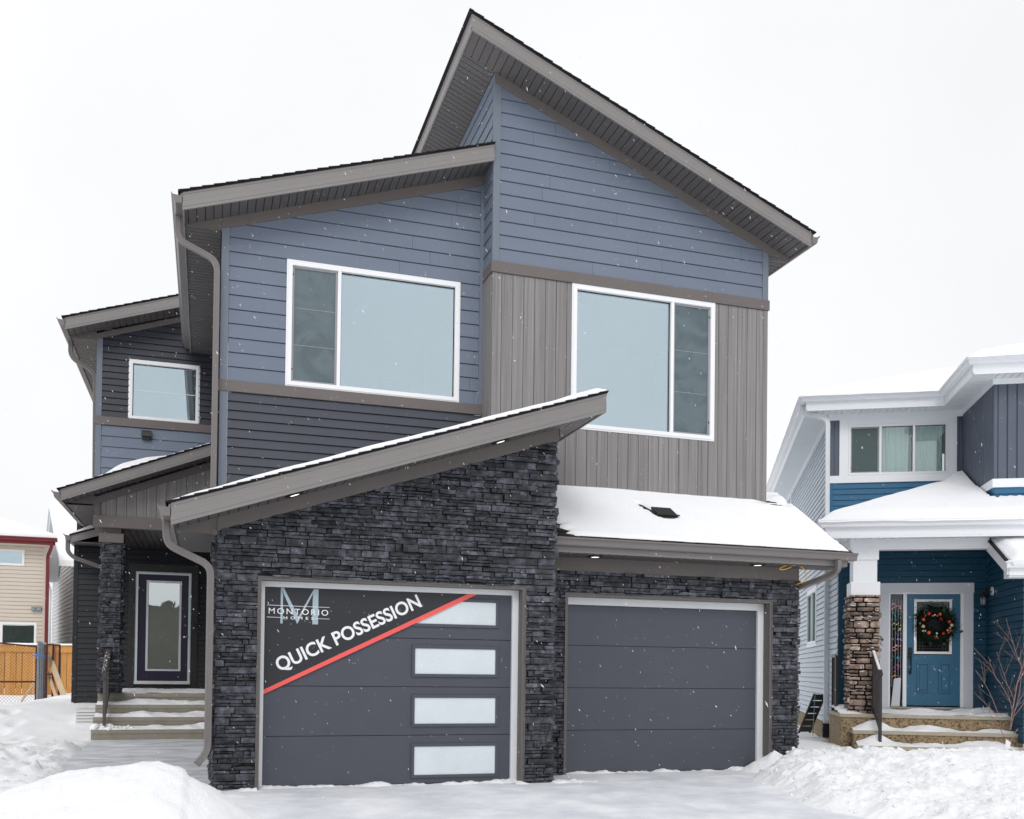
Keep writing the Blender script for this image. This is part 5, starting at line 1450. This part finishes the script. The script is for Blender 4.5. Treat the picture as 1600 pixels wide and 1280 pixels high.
# lantern on the garage side wall
LN = thing('wall_lantern', tuple(nb_pt(.9, -.45, 2.70)), NR, 'black wall lantern on the dark blue siding right of the wreath door', 'lantern')
MB().disc((-.018, 0, .06), .075, (-1, 0, 0), .02, 20).build('wall_plate', 'nb_white', LN, local=True)
MB().tube(arc([(-.03, 0, .04), (-.12, 0, .08), (-.17, 0, .06), (-.17, 0, .02)], .04), .014, 8).build('arm', 'black_metal', LN, local=True)
mb = MB()
for (r0, z0, r1, z1) in ((.02, .04, .05, .02), (.05, .02, .085, -.035), (.085, -.035, .085, -.045)):
    n = 8; vs = [(-.17 + r * math.cos(k * math.pi / 4), r * math.sin(k * math.pi / 4), z) for r, z in ((r0, z0), (r1, z1)) for k in range(n)]
    mb.add(vs, [(k, (k + 1) % n, (k + 1) % n + n, k + n) for k in range(n)] + [tuple(range(n)), tuple(range(n, 2 * n))])
for k in range(6):
    a = k * math.pi / 3; mb.tube([(-.17 + .066 * math.cos(a), .066 * math.sin(a), -.045), (-.17 + .055 * math.cos(a), .055 * math.sin(a), -.19)], .005, 5)
mb.disc((-.17, 0, -.20), .06, (0, 0, 1), .012, 8); mb.ball((-.17, 0, -.21), .014, 8, 6)
mb.build('cage', 'black_metal', LN, local=True)
MB().tube([(-.17, 0, -.05), (-.17, 0, -.19)], .056, 12, .048).build('glass_shade', 'galvanized', LN, local=True, smooth=True)
# bead garlands seen through the side light, and a bag
BG = thing('bead_garland', tuple(nb_pt(-.62, .02, 2.6)), NR, 'pastel bead strings hanging inside the narrow side light by the blue door', 'garland')
rg = random.Random(4)
cols = ['pink', 'teal', 'lime', 'lilac', 'pink', 'cyan', 'magenta', 'amber']
gm_ = {}
for s_ in range(4):
    x = -.075 + .05 * s_
    MB().tube([(x, 0, .05), (x + .01 * math.sin(s_), 0, -1.55 + .1 * (s_ % 2))], .002, 5).build('string', 'nb_white', BG, local=True)
for i, c in enumerate(cols):
    mb = MB()
    for k in range(13 if i < 5 else 9):
        mb.ball((-.085 + .17 * rg.random(), rg.uniform(-.012, .012), .0 - i * .19 - rg.random() * .13), rg.uniform(.006, .012), 8, 6)
    mb.build('beads', 'bead_' + c, BG, local=True)
bgm = MB(); bgm.add([(-.71, .0, .70), (-.56, .0, .70), (-.54, .0, 1.22), (-.66, 0, 1.20), (-.71, .045, .70), (-.56, .045, .70), (-.54, .045, 1.22), (-.66, .045, 1.20)], [(0, 1, 2, 3), (7, 6, 5, 4), (0, 4, 5, 1), (1, 5, 6, 2), (2, 6, 7, 3), (3, 7, 4, 0)])
o = bgm.build('paper_bag', 'nb_case', bevel=.008); o.matrix_world = TM[G.name]; tag(o, 'pale bag standing inside the side light of the blue door', 'bag')
# black step ladder leaning on the side wall
SL = thing('step_ladder', tuple(nb_pt(-1.95, 2.0, .05)), NR, 'folded black step ladder leaning against the grey siding between the houses', 'ladder')
a0, a1 = Vector((-1.98, 2.45, .03)), Vector((-1.75, 1.75, .86)); off3 = Vector((-1.95, 2.0, .05))
ax = (a1 - a0); sidev = Vector((.18, .10, 0)).normalized(); nrm = ax.cross(sidev).normalized()
def L3(mb, name, m): mb.v = [tuple(Vector(v) - off3) for v in mb.v]; return mb.build(name, m, SL, local=True)
def obox(mb, p, q, w0, w1, th):
    vs = []
    for c in (p, q):
        for s in (w0, w1):
            for h in (-th, th): vs.append(c + sidev * s + nrm * h)
    return mb.add(vs, [(0, 1, 3, 2), (4, 6, 7, 5), (0, 2, 6, 4), (1, 5, 7, 3), (0, 4, 5, 1), (2, 3, 7, 6)])
for w in ((-.15, -.115), (.115, .15)): L3(obox(MB(), a0, a1, *w, .014), 'rail', 'black_metal')
for k in range(6):
    t0 = .03 + k * .165; L3(obox(MB(), a0 + ax * t0, a0 + ax * (t0 + .13), -.115, .115, .008), 'tread', 'black_metal')
for w in (-.13, .13): L3(MB().tube([a1 + sidev * w - nrm * .02, Vector((-1.80, 1.55, .04)) + sidev * w], .009, 6), 'rear_leg', 'galvanized')

# bare shrub in front of the steps
SH = thing('shrub', tuple(nb_pt(.50, -2.6, -.05)), NR, 'bare reddish shrub with a white tag in front of the pebble steps', 'shrub')
rs = random.Random(77)
tw = MB()
def twig(p, d, L, r, lvl):
    pts = [p]; n = 6; q = p.copy(); dd = d.normalized()
    for i in range(n):
        dd = (dd + Vector((rs.gauss(0, .09), rs.gauss(0, .09), rs.gauss(.03, .05)))).normalized()
        q = q + dd * L / n; pts.append(q.copy())
    r *= .72; tw.tube(pts, r, 6 if lvl else 8, r * .4)
    if lvl < 3:
        for k in range((4, 3, 2)[lvl]):
            i = rs.randint(1, n - 1); s = rs.choice((-1, 1))
            nd_ = (dd + Vector((s * rs.uniform(.35, .8), rs.uniform(-.5, .5), rs.uniform(.0, .35)))).normalized()
            twig(pts[i], nd_, L * rs.uniform(.35, .6), r * .72, lvl + 1)
base = Vector((0, 0, .0))
twig(base, Vector((.06, 0, 1)), .55, .020, 3)
p1 = Vector((.05, 0, .50))
twig(p1, Vector((.06, 0, 1)), 1.45, .015, 0)
twig(p1, Vector((.16, .1, 1)), 1.25, .011, 0)
twig(Vector((0, 0, .3)), Vector((-.25, -.1, .9)), .62, .010, 1)
twig(Vector((-.14, -.04, .75)), Vector((-.42, 0, 1)), .75, .008, 1)
twig(Vector((-.14, -.04, .72)), Vector((-.9, .1, .75)), .55, .005, 2)
twig(Vector((-.10, -.04, .66)), Vector((-.9, 0, .95)), .5, .005, 2)
twig(Vector((.08, 0, .8)), Vector((-.55, 0, .95)), .95, .008, 1)
twig(Vector((.10, 0, .95)), Vector((-.42, .1, 1)), .80, .007, 1)
twig(Vector((.09, 0, .7)), Vector((.7, 0, .8)), .8, .008, 1)
twig(Vector((.10, 0, 1.1)), Vector((.5, 0, 1)), .8, .006, 1)
tw.build('branches', 'branch', SH, local=True, smooth=True)
mb = MB(); mb.add([(-.035, -.03, .25), (.03, -.035, .20), (.045, -.03, .31), (-.02, -.025, .36), (-.035, -.026, .25), (.03, -.031, .20), (.045, -.026, .31), (-.02, -.021, .36)], [(0, 1, 2, 3), (7, 6, 5, 4), (0, 4, 5, 1), (1, 5, 6, 2), (2, 6, 7, 3), (3, 7, 4, 0)]); mb.build('tag', 'nb_white', SH, local=True)

# ------------------------------------------------------------------ far left: beige house, white house, fences
BH = thing('beige_house', (-7.5, 38, 0), 0, 'beige sided house with dark red gutter at the far left', 'house')
def BH_(mb, name, m, parent=None, **k): return mb.build(name, m, parent or BH, root=BH, **k)
Fb = FX(34)
mb = MB(); lap(mb, Fb, [(-12, 0), (-5.02, 0), (-5.02, 5.06), (-12, 5.06)], holes=[(-7.8, 4.38, -5.57, 4.89), (-7.2, .4, -5.18, 2.58)], pitch=.125, t=.018, z0=0); BH_(mb, 'siding', 'beige_siding')
mb = MB(); mb.box(-5.02, 33.97, 0, -4.90, 34.05, 5.06); BH_(mb, 'corner_trim', 'beige_siding')
mb = MB(); mb.add([(-4.92, 34.05, 0), (-6.6, 42, 0), (-6.6, 42, 5.06), (-4.92, 34.05, 5.06), (-5.0, 34.05, 0), (-6.7, 42, 0), (-6.7, 42, 5.06), (-5.0, 34.05, 5.06)], [(0, 1, 2, 3), (7, 6, 5, 4), (0, 4, 5, 1), (2, 6, 7, 3)]); BH_(mb, 'side_wall', 'beige_siding')
window(BH, Fb, -7.78, 4.40, -5.585, 4.872, [(-9, -6.6, 'glass'), (-6.6, 0, 'glass')], root=BH, outer=.03) if False else None
def wframe(x0, z0, x1, z1, parts, gm):
    mb = MB(); B_ = lambda a, c, b, d, n0, n1: mb.prism(Fb, [(a, c), (b, c), (b, d), (a, d)], n0, n1)
    B_(x0, z0, x1, z0 + .07, -.02, .03); B_(x0, z1 - .07, x1, z1, -.02, .03); B_(x0, z0 + .07, x0 + .07, z1 - .07, -.02, .03); B_(x1 - .07, z0 + .07, x1, z1 - .07, -.02, .03)
    for q in parts: B_(q - .04, z0 + .07, q + .04, z1 - .07, -.02, .025)
    w = BH_(mb, 'window', 'white_vinyl')
    m2 = MB(); m2.prism(Fb, [(x0 + .07, z0 + .07), (x1 - .07, z0 + .07), (x1 - .07, z1 - .07), (x0 + .07, z1 - .07)], -.02, -.01); BH_(m2, 'pane', gm, w)
    return w
w = wframe(-7.8, 4.38, -5.57, 4.89, [-6.7], 'glass'); BH_(MB().box(-7.7, 34.1, 4.4, -5.6, 34.14, 4.85), 'blind', 'room_dark', w)
w = wframe(-7.2, .4, -5.18, 2.58, [-6.20], 'glass_dark'); BH_(MB().box(-7.1, 34.6, .4, -5.2, 34.64, 2.5), 'curtain', 'dark_room', w)
mb = MB(); mb.box(-12, 33.5, 5.03, -4.62, 33.53, 5.23); BH_(mb, 'fascia', 'maroon')
g = gutter(MB(), (-12, 33.5, 5.24), (-4.55, 33.5, 5.24)); BH_(g, 'gutter', 'maroon')
BH_(MB().sweep([(x * 1.4, y * 1.4) for x, y in SPOUT], arc([(-4.72, 33.45, 5.12), (-4.72, 33.5, 4.98), (-4.88, 33.9, 4.72), (-4.88, 33.9, .3)], .12, 4), upv=(0, 1, 0)), 'downspout', 'maroon')
BH_(MB().box(-12, 33.53, 5.03, -4.65, 34, 5.05), 'soffit', 'beige_siding')
mb = MB(); mb.add([(-12, 33.45, 5.25), (-4.55, 33.45, 5.25), (-6.3, 42, 5.25), (-12, 42, 5.25), (-9, 37.5, 6.9), (-13, 37.5, 6.9)], [(0, 1, 4, 5), (1, 2, 4), (2, 3, 5, 4), (0, 3, 2, 1)]); BH_(mb, 'roof', 'snow')
mb = MB(); mb.add([(-12, 33.43, 5.26), (-4.55, 33.43, 5.26), (-6.3, 42, 5.26), (-12, 42, 5.26), (-9, 37.5, 7.0), (-13, 37.5, 7.0), (-12, 33.43, 5.38), (-4.55, 33.43, 5.36)], [(0, 1, 7, 6), (6, 7, 4, 5), (1, 2, 4, 7)])
o = mb.build('roof_snow', 'snow'); tag(o, 'snow on the shallow roof of the beige house', kind='stuff')
mb = MB(); mb.box(-5.33, 33.87, 2.97, -5.22, 33.98, 3.07, .01); mb.box(-5.16, 33.87, 2.97, -5.05, 33.98, 3.07, .01); mb.box(-5.34, 33.93, 2.96, -5.04, 33.98, 3.09, .01)
BH_(mb, 'wall_light', 'galvanized')

WH = thing('white_house', (-6, 42, 0), 0, 'white sided house with a tall steep snowy gable behind the wooden fence', 'house')
def WH_(mb, name, m, parent=None, **k): return mb.build(name, m, parent or WH, root=WH, **k)
Fg = Fr((-6.263, 45, 0), Vector((.215, -.977, 0)).normalized(), (0, 0, 1), Vector((-.977, -.215, 0)).normalized())
mb = MB(); lap(mb, Fg, [(0, 0), (2.6, 0), (2.6, 4.85), (0, 4.85)], pitch=.15, t=.018, gap=.010); lap(mb, Fg, [(2.6, 0), (9.5, 0), (9.5, 4.35), (5.2, 6.95), (2.6, 4.85)], pitch=.15, t=.018, gap=.010)
WH_(mb, 'siding', 'far_siding')
mb = MB(); mb.prism(Fg, [(2.7, 4.55), (5.3, 6.80), (5.3, 7.05), (2.6, 4.8)], .04, .55); mb.prism(Fg, [(.2, 4.80), (2.9, 4.80), (2.9, 5.0), (.2, 5.0)], -.3, .5)
WH_(mb, 'rake_board', 'nb_soffit')
mb = MB(); mb.prism(Fg, [(2.4, 4.85), (5.2, 7.18), (5.2, 7.42), (2.3, 5.05)], -6, .6).prism(Fg, [(5.2, 7.18), (9.9, 4.55), (9.9, 4.75), (5.2, 7.42)], -6, .6); WH_(mb, 'roof', 'snow')
mb = MB(); mb.prism(Fg, [(-.25, 4.72), (.25, 4.72), (.25, 5.0), (-.25, 5.05)], -.3, .5); WH_(mb, 'gutter', 'nb_white')
WH_(MB().tube([Fg(.1, 4.7, .2), Fg(.1, 4.4, .1), Fg(.1, .2, .1)], .05, 8), 'downspout', 'nb_soffit')
WH_(MB().prism(Fg, [(.05, 0), (2.6, 0), (2.6, 4.8), (.05, 4.8)], -6, -.06).prism(Fg, [(2.6, 0), (9.4, 0), (9.4, 4.3), (5.2, 6.8), (2.6, 4.8)], -6, -.06), 'wall_core', 'far_siding')

FN = thing('wooden_fence', (-4.5, 30, 0), 0, 'tan wooden board fence with a snow capped rail behind the yard', 'fence')
rfn = random.Random(8)
mb = MB(); x = -9.0
while x < -1.5:
    w = .135; mb.box(x, 30 + rfn.uniform(0, .01), .0, x + w, 30.03, 1.70); x += w + rfn.choice((.004, .004, .012, .02))
mb.build('fence_boards', 'wood_fence', FN, root=FN)
MB().box(-9, 29.96, 1.60, -1.5, 30.0, 1.80).build('top_rail', 'wood_fence', FN, root=FN)
MB().box(-9, 30.03, .3, -1.5, 30.07, .42).build('rail', 'wood_fence', FN, root=FN)
for xx in (-4.19, -6.6): MB().box(xx, 29.9, 0, xx + .1, 30.0, 1.86).build('post', 'wood_fence', FN, root=FN)
o = grid_sheet(lambda x, y: 1.80 + .05 * sm(.09 - abs(y - 29.98), 0, .06) + .012 * fbm(x * 2, y, 3), fr(-9, -1.5, .06), fr(29.9, 30.07, .02)).build('fence_snow', 'snow', smooth=True); tag(o, 'strip of snow on top of the wooden fence', kind='stuff')

# chain link panels
def link_mesh(mb, F, x0, x1, z0, z1, p=.075, r=.0028):
    """woven diagonal wires"""
    W = x1 - x0; Hh = z1 - z0
    t = -Hh
    while t < W:
        for s in (1, -1):
            a = (t, 0); b = (t + Hh, Hh)
            u0, u1 = max(0, t), min(W, t + Hh)
            if u1 - u0 > .02:
                va, vb_ = u0 - t, u1 - t
                if s == 1: A_, B_ = (x0 + u0, z0 + va), (x0 + u1, z0 + vb_)
                else: A_, B_ = (x0 + u0, z1 - va), (x0 + u1, z1 - vb_)
                mb.tube([F(*A_, s * .003), F(*B_, s * .003)], r, 4)
        t += p
    return mb
def panel(loc, ang, w, h, label, rails=(0.0, .48, 1.0), posts=(0, 1), m='rust', z=.0, slump=0, p=.075):
    o = thing('fence_panel', loc, ang, label, 'fence panel', 'temporary chain link fence panels')
    F = Fr((0, 0, 0), (1, 0, 0), (0, 0, 1), (0, -1, 0))
    for q in posts: MB().tube([(w * q, 0, 0), (w * q, 0, h)], .024, 8).build('post', m, o, local=True)
    for q in rails: MB().tube([(0, 0, h * q + .02 * (q == 0)), (w * .33, 0, h * q + (slump if q == 1 else 0)), (w, 0, h * q)], .019, 8).build('rail', m, o, local=True)
    link_mesh(MB(), F, 0, w, .02, h, p).build('mesh', 'chain_link', o, local=True)
    return o
pa, pbv = Vector((-4.55, 23.6, .0)), Vector((-3.72, 24.6, .14))
d = pa - pbv; L_ = d.length
panel((-5.75, 23.72, .05), math.atan2(24.6 - 23.72, -3.74 + 5.75), math.hypot(2.01, .88), 1.62, 'long rusty chain link fence panel at the left edge, knotted with wire', rails=(.5, 1.0), posts=(.56, 1), slump=.12)
for k, (x, y, h) in enumerate(((-3.70, 24.55, 1.62), (-3.665, 24.62, 1.60), (-3.63, 24.70, 1.58))):
    panel((x, y, .16), R_(86 + 1.5 * k), .62, h, ('leftmost galvanized fence panel in the strapped bundle', 'middle galvanized fence panel in the strapped bundle', 'rightmost galvanized fence panel in the strapped bundle')[k], m='galvanized', rails=(1.0,), posts=(0, 1), p=.09)
panel((-3.55, 24.75, .28), R_(64), .5, 1.45, 'narrow rusty fence panel right of the galvanized bundle', posts=(0, .5, 1), rails=(.52, 1.0), p=.05)
o = MB().tube([(-3.80, 24.45, 1.46), (-3.72, 24.42, 1.48), (-3.64, 24.45, 1.47), (-3.56, 24.52, 1.45)], .016, 8).tube([(-3.74, 24.42, 1.48), (-3.70, 24.40, 1.38)], .01, 6).build('strap', 'strap_blue', smooth=True); tag(o, 'bright blue strap tied round the galvanized fence panels', 'strap')
for (a, b, w, lab) in (((-3.53, 25.0, 1.46), (-3.10, 24.6, .40), .06, 'widest pale board leaning on the wooden fence beside the dark siding'), ((-3.56, 25.0, 1.09), (-3.28, 24.6, .40), .035, 'narrow pale board leaning left of the widest board'), ((-3.83, 25.3, .95), (-4.12, 24.6, .25), .035, 'rough brown board leaning behind the chain link mesh')):
    A_, B_ = Vector(a), Vector(b); s = Vector((1, 0, .35)).normalized() * w; t_ = Vector((0, .02, 0))
    o = MB().add([A_ - s, A_ + s, B_ + s, B_ - s, A_ - s + t_, A_ + s + t_, B_ + s + t_, B_ - s + t_], [(0, 1, 2, 3), (7, 6, 5, 4), (0, 4, 5, 1), (1, 5, 6, 2), (2, 6, 7, 3), (3, 7, 4, 0)]).build('lumber_board', 'lumber')
    tag(o, lab, 'board', 'loose boards leaning on the fence')

# ------------------------------------------------------------------ house across the street (mirrored in the entry door glass)
AH = thing('street_house', (-4, -24, 0), 0, 'grey brown house across the street reflected in the navy door glass', 'house')
mb = MB(); mb.box(-16, -24, -.5, 6, -16.5, 4.4); mb.build('wall', 'far_brown', AH, root=AH)
mb = MB(); mb.add([(-16.6, -24.6, 4.4), (6.6, -24.6, 4.4), (6.6, -15.9, 4.4), (-16.6, -15.9, 4.4), (-13, -20.2, 6.2), (3, -20.2, 6.2)], [(0, 1, 5, 4), (1, 2, 5), (2, 3, 4, 5), (3, 0, 4), (3, 2, 1, 0)]); mb.build('roof', 'snow', AH, root=AH)
mb = MB(); mb.box(-7.5, -16.48, .9, -6.3, -16.44, 2.3); mb.build('window', 'room_dark', AH, root=AH)

# ------------------------------------------------------------------ falling snow
fm = MATS['flake']; ft = fm.node_tree; fo_ = [n for n in ft.nodes if n.type == 'OUTPUT_MATERIAL'][0]
ftr = ft.nodes.new('ShaderNodeBsdfTransparent'); fmx = ft.nodes.new('ShaderNodeMixShader'); fmx.inputs[0].default_value = .5
ft.links.new(ftr.outputs[0], fmx.inputs[1]); ft.links.new(ft.nodes['Principled BSDF'].outputs[0], fmx.inputs[2]); ft.links.new(fmx.outputs[0], fo_.inputs[0])
rn = random.Random(99); mb = MB()
for k in range(8500):
    d = 3.2 + 15 * rn.random() ** .8
    px, py = rn.uniform(-.62, .62), rn.uniform(-.25, .75)
    p = Vector((0, 0, 1.29)) + (Vector(A[2]) + Vector(A[0]) * px - Vector(A[1]) * py) * d
    if p.z < .1: continue
    s = .0011 * math.exp(rn.gauss(0, .38)) * (.55 + d / 11); a = rn.uniform(.5, 1.3)
    ax = (Vector((-.6, .1, 1)) + Vector((rn.gauss(0, .25), rn.gauss(0, .25), 0))).normalized() * s * rn.uniform(2.0, 5.5)
    x = ax.cross(Vector((0, 1, 0))).normalized() * s; y = ax.cross(x).normalized() * s
    mb.add([p + ax, p - ax, p + x, p - x, p + y, p - y], [(0, 2, 4), (0, 4, 3), (0, 3, 5), (0, 5, 2), (1, 4, 2), (1, 3, 4), (1, 5, 3), (1, 2, 5)])
o = mb.build('falling_snow', 'flake'); tag(o, 'light snowflakes drifting down in the air', kind='stuff')
